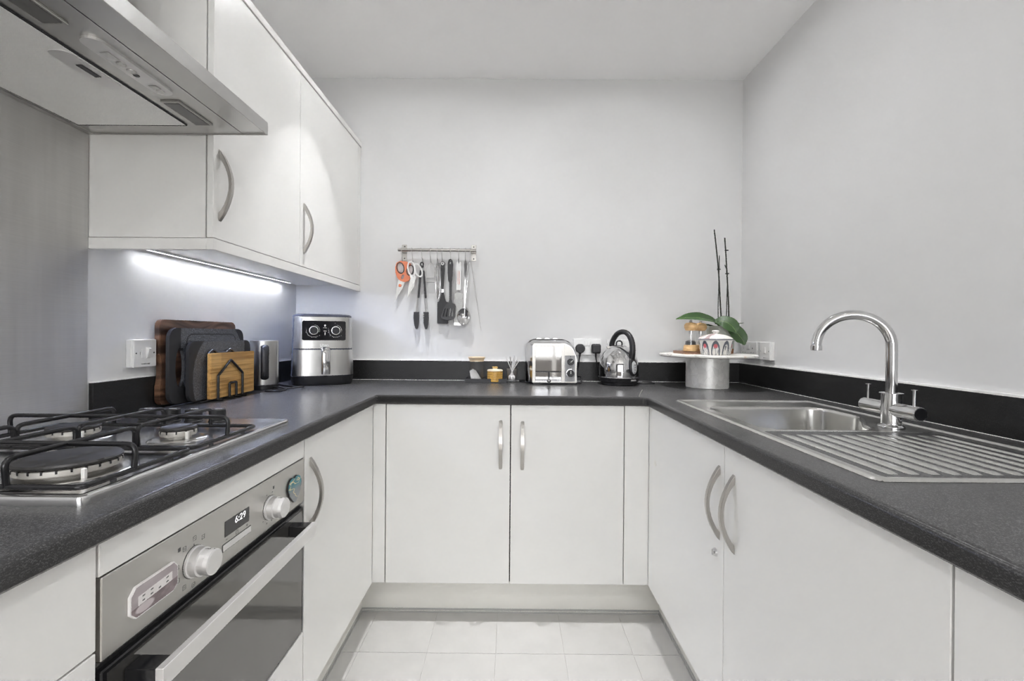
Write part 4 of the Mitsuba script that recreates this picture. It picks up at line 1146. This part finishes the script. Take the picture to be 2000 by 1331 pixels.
# grater
t = thing('grater', 'flat steel grater with white handle on the rail', 'grater')
part(t, 'handle', ext(pw(rrect(876, 926, 352, 672, 10).difference(sg.Point(902, 366).buffer(8))), 2.333, 2.341, 'xz'), 'm_white_plastic', label='white handle')
part(t, 'print', ext(pw(sg.MultiPolygon([sg.box(889, 455, 893, 600), sg.box(905, 455, 912, 610)])), 2.3326, 2.3332, 'xz'), 'm_red_print', label='red printed lines')
part(t, 'frame', tube(smooth_path(wpath([(856, 1050), (856, 740), (875, 700), (900, 680), (926, 700), (952, 740), (952, 1050)], 2.337), 5), 0.0022, 8), 'm_steel', 60)
bld = rrect(860, 948, 700, 1045, 6)
dots = [sg.Point(868 + i * 14 + (j % 2) * 7, 755 + j * 13).buffer(3.4, quad_segs=2) for j in range(21) for i in range(6)]
bld = bld.difference(shapely.union_all(dots))
part(t, 'blade', ext(pw(bld), 2.3362, 2.3374, 'xz'), 'm_grater', label='perforated steel blade')
part(t, 'end_cap', ext(pw(rrect(852, 932, 1040, 1074, 8)), 2.334, 2.341, 'xz'), 'm_steel')
# slotted spoon
t = thing('slotted_spoon', 'steel spoon with wide flat handle, behind the ladle', 'spoon')
part(t, 'handle', ext(pw(sg.Polygon([(962, 350), (972, 340), (990, 340), (998, 352), (994, 440), (984, 600), (980, 880), (964, 880), (968, 600), (964, 440)]).difference(sg.Point(980, 356).buffer(7))), 2.331, 2.3335, 'xz'), 'm_chrome')
sx, sz = W(966, 955)
bw = trimesh.creation.icosphere(3, 1.0)
bw.apply_scale((0.030, 0.010, 0.043))
bw.apply_translation((sx, 2.340, sz))
part(t, 'bowl', bw, 'm_chrome', True)
# ladle
t = thing('ladle', 'steel ladle with long thin handle and round bowl, right end of the rail', 'ladle')
part(t, 'handle', tube(smooth_path(wpath([(1033, 348), (1020, 400), (1002, 600), (980, 860), (974, 985)], 2.3175), 6), 0.0036, 10, flat=0.6), 'm_chrome', 60)
sx, sz = W(962, 975)
nr, na = 10, 40
v, f_ = [], []
for thick in (0.0, 0.0012):
    for i in range(nr + 1):
        for j in range(na):
            q, a_ = i / nr, 2 * math.pi * j / na
            v.append((sx + 0.0320 * q * math.cos(a_), 2.318 - 0.004 + 0.017 * (1 - q * q) - thick, sz + 0.0435 * q * math.sin(a_)))
for o in (0, (nr + 1) * na):
    for i in range(nr):
        for j in range(na):
            j2 = (j + 1) % na
            p0_, p1_, p2_, p3_ = o + i * na + j, o + i * na + j2, o + (i + 1) * na + j2, o + (i + 1) * na + j
            f_ += [(p0_, p1_, p2_), (p0_, p2_, p3_)] if o == 0 else [(p0_, p2_, p1_), (p0_, p3_, p2_)]
part(t, 'bowl', trimesh.Trimesh(np.array(v), np.array(f_), process=False), 'm_chrome', True)
single('skewer', tube(wpath([(1040, 352), (1100, 750), (1158, 1132)], 2.342), [0.0016, 0.0016, 0.0006], 8), 'm_steel', 'thin steel skewer hanging slanted at the right end of the rail', 'skewer', 60)

# ================================================================== TRAY, JAR, POT, GLASS
t = thing('tray', 'small black oblong tray on the back worktop holding jar and ochre pot', 'tray')
tr0, tr1, ta, tb = -0.232, -0.022, 2.236, 2.330
part(t, 'floor_panel', box(tr0, tr1, ta, tb, WT, WT + 0.004, 0.0008), 'm_black_soft')
part(t, 'rim', cat(box(tr0, tr1, ta, ta + 0.003, WT + 0.003, WT + 0.020), box(tr0, tr1, tb - 0.003, tb, WT + 0.003, WT + 0.020), box(tr0, tr0 + 0.003, ta + 0.003, tb - 0.003, WT + 0.003, WT + 0.020), box(tr1 - 0.003, tr1, ta + 0.003, tb - 0.003, WT + 0.003, WT + 0.020)), 'm_black_soft')
TF = WT + 0.004
t = thing('storage_jar', 'clear glass jar with pale wooden lid, on the black tray', 'jar')
jx, jy = -0.177, 2.283
part(t, 'glass', lathe([(0, TF + 0.001), (0.036, TF + 0.001), (0.039, TF + 0.005), (0.039, TF + 0.100), (0.0385, TF + 0.106)], (jx, jy, 0), 48), 'm_glass', 40)
part(t, 'lid', lathe([(0, TF + 0.101), (0.037, TF + 0.101), (0.037, TF + 0.109), (0.0385, TF + 0.111), (0.043, TF + 0.119), (0.043, TF + 0.122), (0.041, TF + 0.124), (0, TF + 0.124)], (jx, jy, 0), 48), 'm_pale_wood', 30, 'pale wooden lid')
for i in range(5):
    a_ = i * 0.011
    q = hull([(x_ + dx_, jy - 0.022 + 0.010 * i + dy_, z_) for x_, z_ in ((jx - 0.024 + 0.010 * i, TF + 0.0035), (jx - 0.014 + 0.010 * i, TF + 0.0035)) for dx_ in (0,) for dy_ in (0, 0.0025)] +
             [(jx - 0.034 + 0.005 * i + k_, jy - 0.024 + 0.010 * i + dy_, TF + 0.062 - 0.004 * abs(i - 2)) for k_ in (0, 0.009) for dy_ in (0, 0.0025)])
    single('paper_sachet', q, 'm_paper', ['white paper sachet in the glass jar, frontmost and leftmost of five', 'white paper sachet in the glass jar, second from the left', 'white paper sachet in the glass jar, in the middle of five', 'white paper sachet in the glass jar, fourth from the left', 'white paper sachet in the glass jar, rearmost and rightmost of five'][i], 'sachet', group='paper sachets in the glass jar')
t = thing('sugar_pot', 'small ochre pot with brown printed bands and cream-rimmed lid, on the tray', 'pot')
ox_, oy_ = -0.082, 2.270
part(t, 'body', lathe([(0, TF), (0.037, TF), (0.039, TF + 0.002), (0.0395, TF + 0.050), (0.039, TF + 0.053), (0.034, TF + 0.053)], (ox_, oy_, 0), 56), 'm_ochre', 30)
l = part(t, 'lid', lathe([(0.034, TF + 0.053), (0.0405, TF + 0.0535), (0.0405, TF + 0.0575), (0.036, TF + 0.061), (0.014, TF + 0.0635), (0.0115, TF + 0.067), (0.0115, TF + 0.070)], (ox_, oy_, 0), 48), 'm_cream', 30, 'cream lid')
part(l, 'knob', lathe([(0.010, TF + 0.066), (0.0145, TF + 0.0705), (0.015, TF + 0.0735), (0.012, TF + 0.0755), (0, TF + 0.0755)], (ox_, oy_, 0), 32), 'm_ochre_plain', 30)
SPOON = ['leftmost', 'second from the left', 'third from the left', 'fourth from the left', 'fifth from the left', 'sixth from the left', 'rightmost']
t = thing('glass_tumbler', 'small clear tumbler full of teaspoons, between tray and toaster', 'glass')
gx_, gy_ = 0.005, 2.268
part(t, 'glass', lathe([(0, WT + 0.006), (0.020, WT + 0.006), (0.023, WT + 0.010), (0.0275, WT + 0.072), (0.0285, WT + 0.072), (0.0245, WT + 0.004), (0.022, WT + 0.0005), (0, WT + 0.0005)], (gx_, gy_, 0), 40), 'm_glass', 40)
for i, (tx_, tz_, ty_) in enumerate(((-0.030, 1.038, 0.0), (-0.010, 1.042, -0.012), (0.004, 1.045, 0.012), (0.012, 1.046, -0.006), (0.020, 1.040, 0.008), (0.029, 1.036, -0.008), (0.040, 1.030, 0.0))):
    bx_, by_, bz_ = gx_ - tx_ * 0.28, gy_ - ty_ * 0.4, WT + 0.024
    ex_, ey_ = gx_ + tx_, gy_ + ty_
    sp = cat(tube([(bx_, by_, bz_ + 0.010), (ex_, ey_, tz_)], [0.0014, 0.0028], 8, flat=0.5), move(trimesh.creation.icosphere(2, 1.0).apply_scale((0.0085, 0.0035, 0.0135)), bx_, by_, bz_))
    single('teaspoon', sp, 'm_alu', 'small steel teaspoon in the clear tumbler, its handle ' + SPOON[i], 'spoon', 60, 'teaspoons in the tumbler')

# ================================================================== TOASTER
t = thing('toaster', 'chrome two-slot toaster with two black dials, on the back worktop', 'toaster')
TB, ZB = WT + 0.010, WT
fpoly = [(0.104, TB), (0.104, 1.100), (0.112, 1.112), (0.262, 1.112), (0.285, 1.102), (0.305, 1.082), (0.317, 1.055), (0.3225, 1.030), (0.3225, TB)]
bpoly = [(0.076, TB), (0.074, 1.080), (0.080, 1.108), (0.094, 1.125), (0.112, 1.132), (0.262, 1.132), (0.290, 1.120), (0.312, 1.092), (0.324, 1.055), (0.327, 1.030), (0.327, TB)]
m = hull([(x, y, z) for x, z in fpoly for y in (2.186, 2.190)] + [(x, 2.225, z) for x, z in bpoly] + [(x, 2.300, z) for x, z in bpoly] + [(x, 2.334, z) for x, z in fpoly])
part(t, 'body', m, 'm_chrome', 30)
part(t, 'foot', cat(*[box(xa_, xb_, ya_, yb_, WT, TB + 0.001, 0.001) for xa_, xb_ in ((0.108, 0.150), (0.278, 0.320)) for ya_, yb_ in ((2.192, 2.215), (2.30, 2.325))], box(0.110, 0.318, 2.191, 2.196, WT + 0.003, TB + 0.0005)), 'm_black')
fr = sg.Polygon([(0.104, TB), (0.104, 1.100), (0.112, 1.112), (0.2605, 1.112), (0.2605, TB)])
part(t, 'front_frame', ext(fr.difference(sg.box(0.1185, TB + 0.004, 0.2465, 1.098)), 2.178, 2.187, 'xz'), 'm_nickel', label='satin front frame')
part(t, 'front_panel', box(0.1185, 0.2465, 2.1815, 2.187, 0.976, 1.098, 0.001), 'm_mirror', label='mirror-bright front panel')
part(t, 'panel_gap', box(0.1185, 0.2465, 2.1835, 2.187, TB + 0.004, 0.976), 'm_black')
cp = part(t, 'crumb_tray', cat(box(0.119, 0.1815, 2.180, 2.1845, TB + 0.014, 0.970, 0.001), box(0.1885, 0.246, 2.180, 2.1845, TB + 0.014, 0.970, 0.001), box(0.119, 0.246, 2.180, 2.1845, TB + 0.004, TB + 0.011, 0.001)), 'm_mirror')
lv_ = trimesh.creation.icosphere(3, 0.0095)
part(t, 'lever', cat(move(lv_, 0.185, 2.168, TB + 0.010), hull([(0.182, 2.180, TB + 0.016), (0.188, 2.180, TB + 0.016), (0.181, 2.168, TB + 0.014), (0.189, 2.168, TB + 0.014), (0.184, 2.180, TB + 0.028), (0.186, 2.180, TB + 0.028)])), 'm_chrome', 40)
cpoly = sg.Polygon([(0.2615, TB), (0.2615, 1.110), (0.284, 1.100), (0.303, 1.081), (0.3145, 1.055), (0.3195, 1.030), (0.3205, TB)])
part(t, 'control_panel', ext(cpoly, 2.181, 2.187, 'xz'), 'm_nickel', label='grey control panel')
part(t, 'panel_insert', box(0.2635, 0.3125, 2.1805, 2.1815, 0.925, 1.053), 'm_insert')
for z, r_, ring in ((1.022, 0.0165, False), (0.966, 0.0165, True)):
    m = lathe([(r_, 2.1805), (r_ * 0.95, 2.170), (r_ * 0.85, 2.168), (0, 2.168)], (0.291, 0, z), 36, 'y')
    k = part(t, 'dial', trimesh.Trimesh(m.vertices, m.faces[:, ::-1], process=False), 'm_black', 30, 'black dial')
    part(k, 'pointer', rotz(box(-0.0015, 0.0015, 0, 0.004, -0.002, 0.013, 0.0004), 0).apply_transform(trimesh.transformations.rotation_matrix(math.radians(50 if not ring else 0), [0, 1, 0])).apply_translation((0.291, 2.1645, z)), 'm_alu')
    part(t, 'dot_mark', box(0.2895, 0.2925, 2.1800, 2.1808, z + 0.0245, z + 0.0275), 'm_black')
    if ring:
        m = lathe([(0.0175, 2.1806), (0.0220, 2.1806), (0.0218, 2.1775), (0.0180, 2.1770)], (0.291, 0, z), 40, 'y')
        part(t, 'dial_ring', trimesh.Trimesh(m.vertices, m.faces[:, ::-1], process=False), 'm_mirror', 30, 'polished dial ring')
part(t, 'slot', cat(box(0.120, 0.255, 2.232, 2.252, 1.1315, 1.1326), box(0.120, 0.255, 2.272, 2.292, 1.1315, 1.1326)), 'm_black', label='dark bread slot')
part(t, 'slot_guard', cat(*[hull([(x_ - 0.013, y_, 1.132), (x_ + 0.013, y_, 1.132), (x_ - 0.006, y_, 1.138), (x_ + 0.006, y_, 1.138), (x_ - 0.013, y_ + 0.003, 1.132), (x_ + 0.013, y_ + 0.003, 1.132), (x_ - 0.006, y_ + 0.003, 1.138), (x_ + 0.006, y_ + 0.003, 1.138)]) for x_ in (0.137, 0.178, 0.218) for y_ in (2.229, 2.253, 2.269, 2.293)]), 'm_chrome')
part(t, 'cord', tube(smooth_path([(0.326, 2.30, 0.925), (0.345, 2.29, 0.940), (0.356, 2.265, 0.938), (0.352, 2.235, WT + 0.006), (0.335, 2.215, WT + 0.004), (0.30, 2.203, WT + 0.0035)], 8), 0.003, 10), 'm_black', 60, 'black cord')
part(t, 'cord', tube(smooth_path([(0.095, 2.25, WT + 0.004), (0.065, 2.275, WT + 0.004), (0.045, 2.31, WT + 0.004), (0.060, 2.335, WT + 0.004), (0.10, 2.343, WT + 0.004)], 8), 0.003, 10), 'm_black', 60, 'black cord')

# ================================================================== KETTLE
kx, ky = 0.537, 2.222
t = thing('kettle', 'polished chrome dome kettle with black loop handle on a black base', 'kettle')
part(t, 'base', lathe([(0, WT), (0.082, WT), (0.086, WT + 0.002), (0.088, WT + 0.012), (0.087, WT + 0.014), (0.094, WT + 0.017), (0.0985, WT + 0.034), (0.097, WT + 0.036), (0, WT + 0.036)], (kx, ky, 0), 64), 'm_black', 25, 'black power base')
PROF = np.array([(0.0995, 0.9465), (0.101, 0.948), (0.1005, 0.950), (0.0955, 0.951), (0.0960, 0.960), (0.0962, 0.985), (0.0945, 1.010), (0.0905, 1.032), (0.0845, 1.050), (0.076, 1.066), (0.064, 1.081), (0.050, 1.092), (0.040, 1.0965)])
part(t, 'body', lathe(np.vstack([[(0, 0.9465)], PROF, [(0.038, 1.0972), (0, 1.0975)]]), (kx, ky, 0), 96), 'm_mirror', 30, 'mirror-polished body')
ld = part(t, 'lid', lathe([(0.0385, 1.0972), (0.037, 1.101), (0.030, 1.104), (0.012, 1.106), (0, 1.1062)], (kx, ky, 0), 48), 'm_chrome', 40)
dk = np.array([0.52, -0.854])
sk = np.array([0.854, 0.52])


def kp(s_, z_, w_=0.0):
    return (kx + dk[0] * s_ + sk[0] * w_, ky + dk[1] * s_ + sk[1] * w_, z_)


part(ld, 'knob', tube([(kx + 0.0145 * math.cos(a_), ky - 0.004, 1.112 + 0.0150 * math.sin(a_)) for a_ in np.linspace(-0.6, math.pi + 0.6, 24)], 0.0034, 10), 'm_black', 60, 'black ring knob')
hp_ = smooth_path([kp(0.082, 1.045), kp(0.089, 1.072), kp(0.0895, 1.102), kp(0.080, 1.135), kp(0.056, 1.163), kp(0.022, 1.1715), kp(-0.010, 1.162), kp(-0.034, 1.140), kp(-0.048, 1.115), kp(-0.052, 1.088)], 6)
part(t, 'handle', tube(hp_, np.interp(np.linspace(0, 1, len(hp_)), [0, 0.15, 0.5, 1], [0.0165, 0.0140, 0.0125, 0.0135]), 18), 'm_black', 60, 'black loop handle')


def patch(zc, hz, hw, off, bulge, nr=10, na=48, a0=math.atan2(dk[1], dk[0])):
    v, f_ = [], []
    for i in range(nr + 1):
        for j in range(na):
            rho, th = i / nr, 2 * math.pi * j / na
            z_ = zc + hz * rho * math.sin(th)
            r_ = np.interp(z_, PROF[3:, 1], PROF[3:, 0])
            ww = hw * (1.0 if math.sin(th) < 0.6 else 1.0)
            a_ = a0 + ww / r_ * rho * math.cos(th)
            rr_ = r_ + off + bulge * (1 - rho ** 3) - (0.004 if i == nr else 0)
            v.append((kx + rr_ * math.cos(a_), ky + rr_ * math.sin(a_), z_))
    for i in range(nr):
        for j in range(na):
            j2 = (j + 1) % na
            f_ += [(i * na + j, (i + 1) * na + j2, i * na + j2), (i * na + j, (i + 1) * na + j, (i + 1) * na + j2)]
    m = trimesh.Trimesh(np.array(v), np.array(f_), process=False)
    m.invert()
    return m


pn_ = part(t, 'window_panel', patch(1.004, 0.050, 0.0265, 0.003, 0.006), 'm_black', True, 'black panel around the water window')
part(pn_, 'water_window', patch(1.000, 0.034, 0.0165, 0.0085, 0.0015), 'm_window_film', True, 'pale oval water window')
part(pn_, 'scale', cat(*[hull([np.array(kp(0.1095 - abs(z_ - 0.998) * 0.06, z_ + dz_, w_)) + np.array([dk[0], dk[1], 0]) * q for dz_ in (0, 0.0012) for w_ in (-0.005, 0.004) for q in (-0.003, 0.0)]) for z_ in (0.976, 0.988, 1.000, 1.012)]), 'm_print_dark')
part(t, 'spout', hull([(kx - 0.047, ky + dy_, 1.074) for dy_ in (-0.016, 0.016)] + [(kx - 0.036, ky + dy_, 1.097) for dy_ in (-0.014, 0.014)] + [(kx - 0.060, ky + dy_, 1.1035) for dy_ in (-0.007, 0.007)] + [(kx - 0.064, ky + dy_, 1.098) for dy_ in (-0.007, 0.007)]), 'm_chrome', 30)
sw = smooth_path([(kx + 0.036, ky - 0.0885, WT + 0.027), (kx + 0.045, ky - 0.0845, WT + 0.027), (kx + 0.062, ky - 0.0735, WT + 0.027)], 4)
part(t, 'switch', tube(sw, 0.0055, 10), 'm_alu', 60, 'silver base switch')
part(t, 'cord', tube(smooth_path([(kx + 0.07, ky + 0.06, WT + 0.010), (kx + 0.115, ky + 0.055, WT + 0.013), (kx + 0.165, ky + 0.045, WT + 0.009), (kx + 0.185, ky + 0.025, WT + 0.004), (kx + 0.165, ky + 0.012, WT + 0.0035), (kx + 0.12, ky + 0.015, WT + 0.0035), (kx + 0.096, ky + 0.03, WT + 0.0035)], 8), 0.0032, 10), 'm_black', 60, 'black cord')

# ================================================================== CAKE STAND AND WHAT STANDS ON IT
sx_, sy_ = 0.936, 2.130
SZ = 1.069
t = thing('cake_stand', 'cake stand with white marble top on a broad pearly shell drum', 'cake stand')
part(t, 'drum', lathe([(0, WT), (0.094, WT), (0.0955, WT + 0.002), (0.0955, SZ - 0.015), (0.094, SZ - 0.0135), (0, SZ - 0.0135)], (sx_, sy_, 0), 72), 'm_pearl', 30, 'pearly shell-covered drum')
ring = np.linspace(0, 2 * math.pi, 121)[:-1]
wob = 1 + 0.006 * np.sin(ring * 5) + 0.004 * np.sin(ring * 11 + 1)
rg = lambda r_, z_: np.column_stack([sx_ + r_ * wob * np.cos(ring), sy_ + r_ * wob * np.sin(ring), np.full(120, z_)])
part(t, 'top', loft([rg(0.209, SZ - 0.0135), rg(0.215, SZ - 0.011), rg(0.2165, SZ - 0.006), rg(0.215, SZ - 0.002), rg(0.211, SZ)]), 'm_marble', 40, 'round white marble top')

single('mill_stand', ext(rrect(0.806, 0.962, 2.091, 2.222, 0.004), SZ, SZ + 0.012), 'm_dark_wood', 'thin dark wooden block under the two mills', 'stand')
for i, (mx, my, lab) in enumerate(((0.853, 2.122, 'glass and wood mill standing in front on the wooden block'), (0.926, 2.185, 'glass and wood mill standing behind the front mill'))):
    t = thing('pepper_mill', lab, 'mill', 'glass and wood mills on the cake stand')
    z0 = SZ + 0.012
    part(t, 'base', lathe([(0, z0), (0.0315, z0), (0.033, z0 + 0.003), (0.033, z0 + 0.013), (0.031, z0 + 0.016), (0.0315, z0 + 0.018), (0.0305, z0 + 0.026), (0.027, z0 + 0.030), (0, z0 + 0.030)], (mx, my, 0), 40), 'm_light_wood', 30, 'turned wooden base')
    part(t, 'glass', lathe([(0.0255, z0 + 0.030), (0.0235, z0 + 0.060), (0.0215, z0 + 0.100)], (mx, my, 0), 40), 'm_glass', 40)
    part(t, 'spindle', cat(cyl((mx, my, z0 + 0.03), (mx, my, z0 + 0.10), 0.0035, 12), lathe([(0, z0 + 0.082), (0.009, z0 + 0.084), (0.009, z0 + 0.096), (0, z0 + 0.098)], (mx, my, 0), 24)), 'm_steel', 30)
    part(t, 'contents', lathe([(0, z0 + 0.031), (0.0235, z0 + 0.031), (0.0228, z0 + 0.046), (0.015, z0 + 0.050), (0, z0 + 0.052)], (mx, my, 0), 32), 'm_print_dark' if i == 0 else 'm_paper', 30)
    part(t, 'head', lathe([(0, z0 + 0.098), (0.021, z0 + 0.098), (0.0245, z0 + 0.102), (0.0285, z0 + 0.110), (0.0295, z0 + 0.119), (0.0275, z0 + 0.128), (0.021, z0 + 0.1345), (0.008, z0 + 0.137), (0, z0 + 0.137)], (mx, my, 0), 48), 'm_light_wood', 40, 'round wooden head')
    part(t, 'finial', move(trimesh.creation.icosphere(3, 0.0072), mx, my, z0 + 0.1425), 'm_chrome', True, 'small metal ball')

cx_, cy_ = 0.922, 2.014
t = thing('ceramic_casserole', 'small white lidded dish painted with dark arches and red flowers', 'dish')
part(t, 'body', lathe([(0, SZ), (0.058, SZ), (0.061, SZ + 0.003), (0.0665, SZ + 0.030), (0.0700, SZ + 0.064), (0.0735, SZ + 0.066), (0.0740, SZ + 0.070), (0.070, SZ + 0.0705)], (cx_, cy_, 0), 80), 'm_painted', 40)
l = part(t, 'lid', lathe([(0.068, SZ + 0.0705), (0.0725, SZ + 0.071), (0.0720, SZ + 0.0745), (0.064, SZ + 0.080), (0.045, SZ + 0.089), (0.022, SZ + 0.0945), (0, SZ + 0.0955)], (cx_, cy_, 0), 80), 'm_painted', 40)
part(l, 'knob', lathe([(0.008, SZ + 0.094), (0.0085, SZ + 0.098), (0.014, SZ + 0.102), (0.0162, SZ + 0.107), (0.013, SZ + 0.1115), (0, SZ + 0.1125)], (cx_, cy_, 0), 40), 'm_porcelain', 40, 'plain white knob')

px_, py_ = 1.035, 2.205
t = thing('plant_pot', 'grey-green ribbed plant pot with brown foot, behind the painted dish', 'plant pot')
part(t, 'foot', lathe([(0, SZ), (0.056, SZ), (0.057, SZ + 0.002), (0.0585, SZ + 0.024), (0, SZ + 0.024)], (px_, py_, 0), 56), 'm_terracotta', 30, 'brown foot')
pp = [(0.0588, SZ + 0.024)]
for i in range(9):
    z_ = SZ + 0.028 + i * 0.006
    pp += [(0.0598 + i * 0.00032, z_), (0.0585 + i * 0.00032, z_ + 0.003)]
pp += [(0.0635, SZ + 0.088), (0.0665, SZ + 0.132), (0.0665, SZ + 0.135), (0.063, SZ + 0.135), (0.060, SZ + 0.110), (0, SZ + 0.110)]
part(t, 'pot', lathe(pp, (px_, py_, 0), 56), 'm_planter', 30)

t = thing('orchid', 'orchid with two bare dark flower stems and broad green leaves', 'plant')


def leaf(pts, widths, upv, fold=0.25, m=10, n=9):
    c = smooth_path(pts, m)
    k = len(c)
    s = np.linspace(0, 1, k)
    w = np.interp(s, np.linspace(0, 1, len(widths)), widths)
    w = np.convolve(np.pad(w, 3, mode='edge'), np.ones(7) / 7, 'valid')
    w[0], w[-1] = widths[0] * 0.8, 0.0004
    tg = np.gradient(c, axis=0)
    tg /= np.linalg.norm(tg, axis=1, keepdims=True)
    rows = []
    for top in (1, -1):
        for i in range(k):
            side = np.cross(tg[i], upv)
            side /= np.linalg.norm(side)
            nn = np.cross(side, tg[i])
            q = np.linspace(-1, 1, n)
            rows.append(c[i] + np.outer(q * w[i], side) + np.outer(np.abs(q) ** 1.3 * fold * w[i], nn) + nn * 0.0009 * top * (1 - q[:, None] ** 4))
    v = np.vstack(rows)
    f_ = []
    off = k * n
    for i in range(k - 1):
        for j in range(n - 1):
            a_, b_, c_, d_ = i * n + j, i * n + j + 1, (i + 1) * n + j + 1, (i + 1) * n + j
            f_ += [(a_, b_, c_), (a_, c_, d_), (off + a_, off + c_, off + b_), (off + a_, off + d_, off + c_)]
        for j, fl_ in ((0, 0), (n - 1, 1)):
            a_, b_ = i * n + j, (i + 1) * n + j
            f_ += [(a_, b_, off + b_), (a_, off + b_, off + a_)]
    mesh = trimesh.Trimesh(v, np.array(f_), process=False)
    vein = tube(c[2:-2] + np.array([0, 0, 0.0]) + np.array([np.cross(np.cross(tg[i], upv) / np.linalg.norm(np.cross(tg[i], upv)), tg[i]) for i in range(2, k - 2)]) * 0.0008, 0.0010, 6)
    return mesh, vein


PZ = SZ + 0.120
cz = np.array([px_, py_, PZ])
LEAVES = [
    ([(1.030, 2.200, 1.190), (0.985, 2.165, 1.222), (0.910, 2.130, 1.238), (0.840, 2.110, 1.240), (0.772, 2.095, 1.232)], [0.012, 0.030, 0.036, 0.026, 0.001], (0.0, -0.75, 0.9), 0.3),
    ([(0.985, 2.160, 1.222), (1.012, 2.140, 1.226), (1.035, 2.120, 1.212), (1.050, 2.105, 1.190), (1.058, 2.095, 1.166)], [0.012, 0.030, 0.037, 0.030, 0.001], (-0.3, -0.8, 0.5), 0.12),
    ([(1.030, 2.145, 1.212), (1.055, 2.135, 1.195), (1.080, 2.130, 1.167), (1.100, 2.127, 1.140), (1.112, 2.125, 1.112)], [0.012, 0.028, 0.034, 0.030, 0.002], (-0.3, -0.85, 0.35), 0.12),
    ([(1.020, 2.205, 1.195), (0.975, 2.230, 1.208), (0.915, 2.250, 1.205)], [0.012, 0.022, 0.001], (0, 0, 1), 0.3),
    ([(1.060, 2.215, 1.195), (1.110, 2.245, 1.212), (1.175, 2.255, 1.222)], [0.010, 0.016, 0.001], (0, 0, 1), 0.3),
]
for pts, ws, upv, fo in LEAVES:
    lm, vm = leaf(pts, ws, np.array(upv, float), fo)
    k = part(t, 'leaf', lm, 'm_leaf', 50, 'broad dark green leaf')
    part(k, 'midrib', vm, 'm_vein', 60)
stems = [[(1.040, 2.20, 1.185), (1.030, 2.20, 1.30), (1.020, 2.20, 1.46), (1.008, 2.20, 1.58), (0.996, 2.20, 1.679)],
         [(1.073, 2.20, 1.185), (1.070, 2.20, 1.30), (1.062, 2.20, 1.44), (1.055, 2.20, 1.55), (1.048, 2.20, 1.639)]]
for s_ in stems:
    part(t, 'flower_stem', tube(smooth_path(s_, 6), np.linspace(0.0036, 0.0028, 25), 10), 'm_stem', 60, 'bare dark flower stem')
for s_ in ([(1.018, 2.195, 1.185), (1.016, 2.194, 1.30), (1.018, 2.193, 1.42), (1.019, 2.193, 1.55)], [(1.056, 2.195, 1.185), (1.058, 2.194, 1.33), (1.059, 2.193, 1.46), (1.047, 2.195, 1.505)]):
    part(t, 'support_stake', tube(smooth_path(s_, 6), 0.0021, 8), 'm_stem', 60, 'thin dark support stake')
for x_, z_ in ((1.0185, 1.483), (1.060, 1.462), (1.056, 1.577)):
    part(t, 'clip', tube([(x_ - 0.0085, 2.1965, z_), (x_ + 0.0085, 2.1965, z_)], 0.0028, 8), 'm_black')
part(t, 'bark', cat(*[move(trimesh.creation.icosphere(1, 0.011).apply_scale((1.2, 0.9, 0.6)), px_ + 0.040 * math.cos(i * 2.4) * ((i % 5) / 5 + 0.2), py_ + 0.040 * math.sin(i * 2.4) * ((i % 5) / 5 + 0.2), SZ + 0.113) for i in range(26)]), 'm_dark_wood')
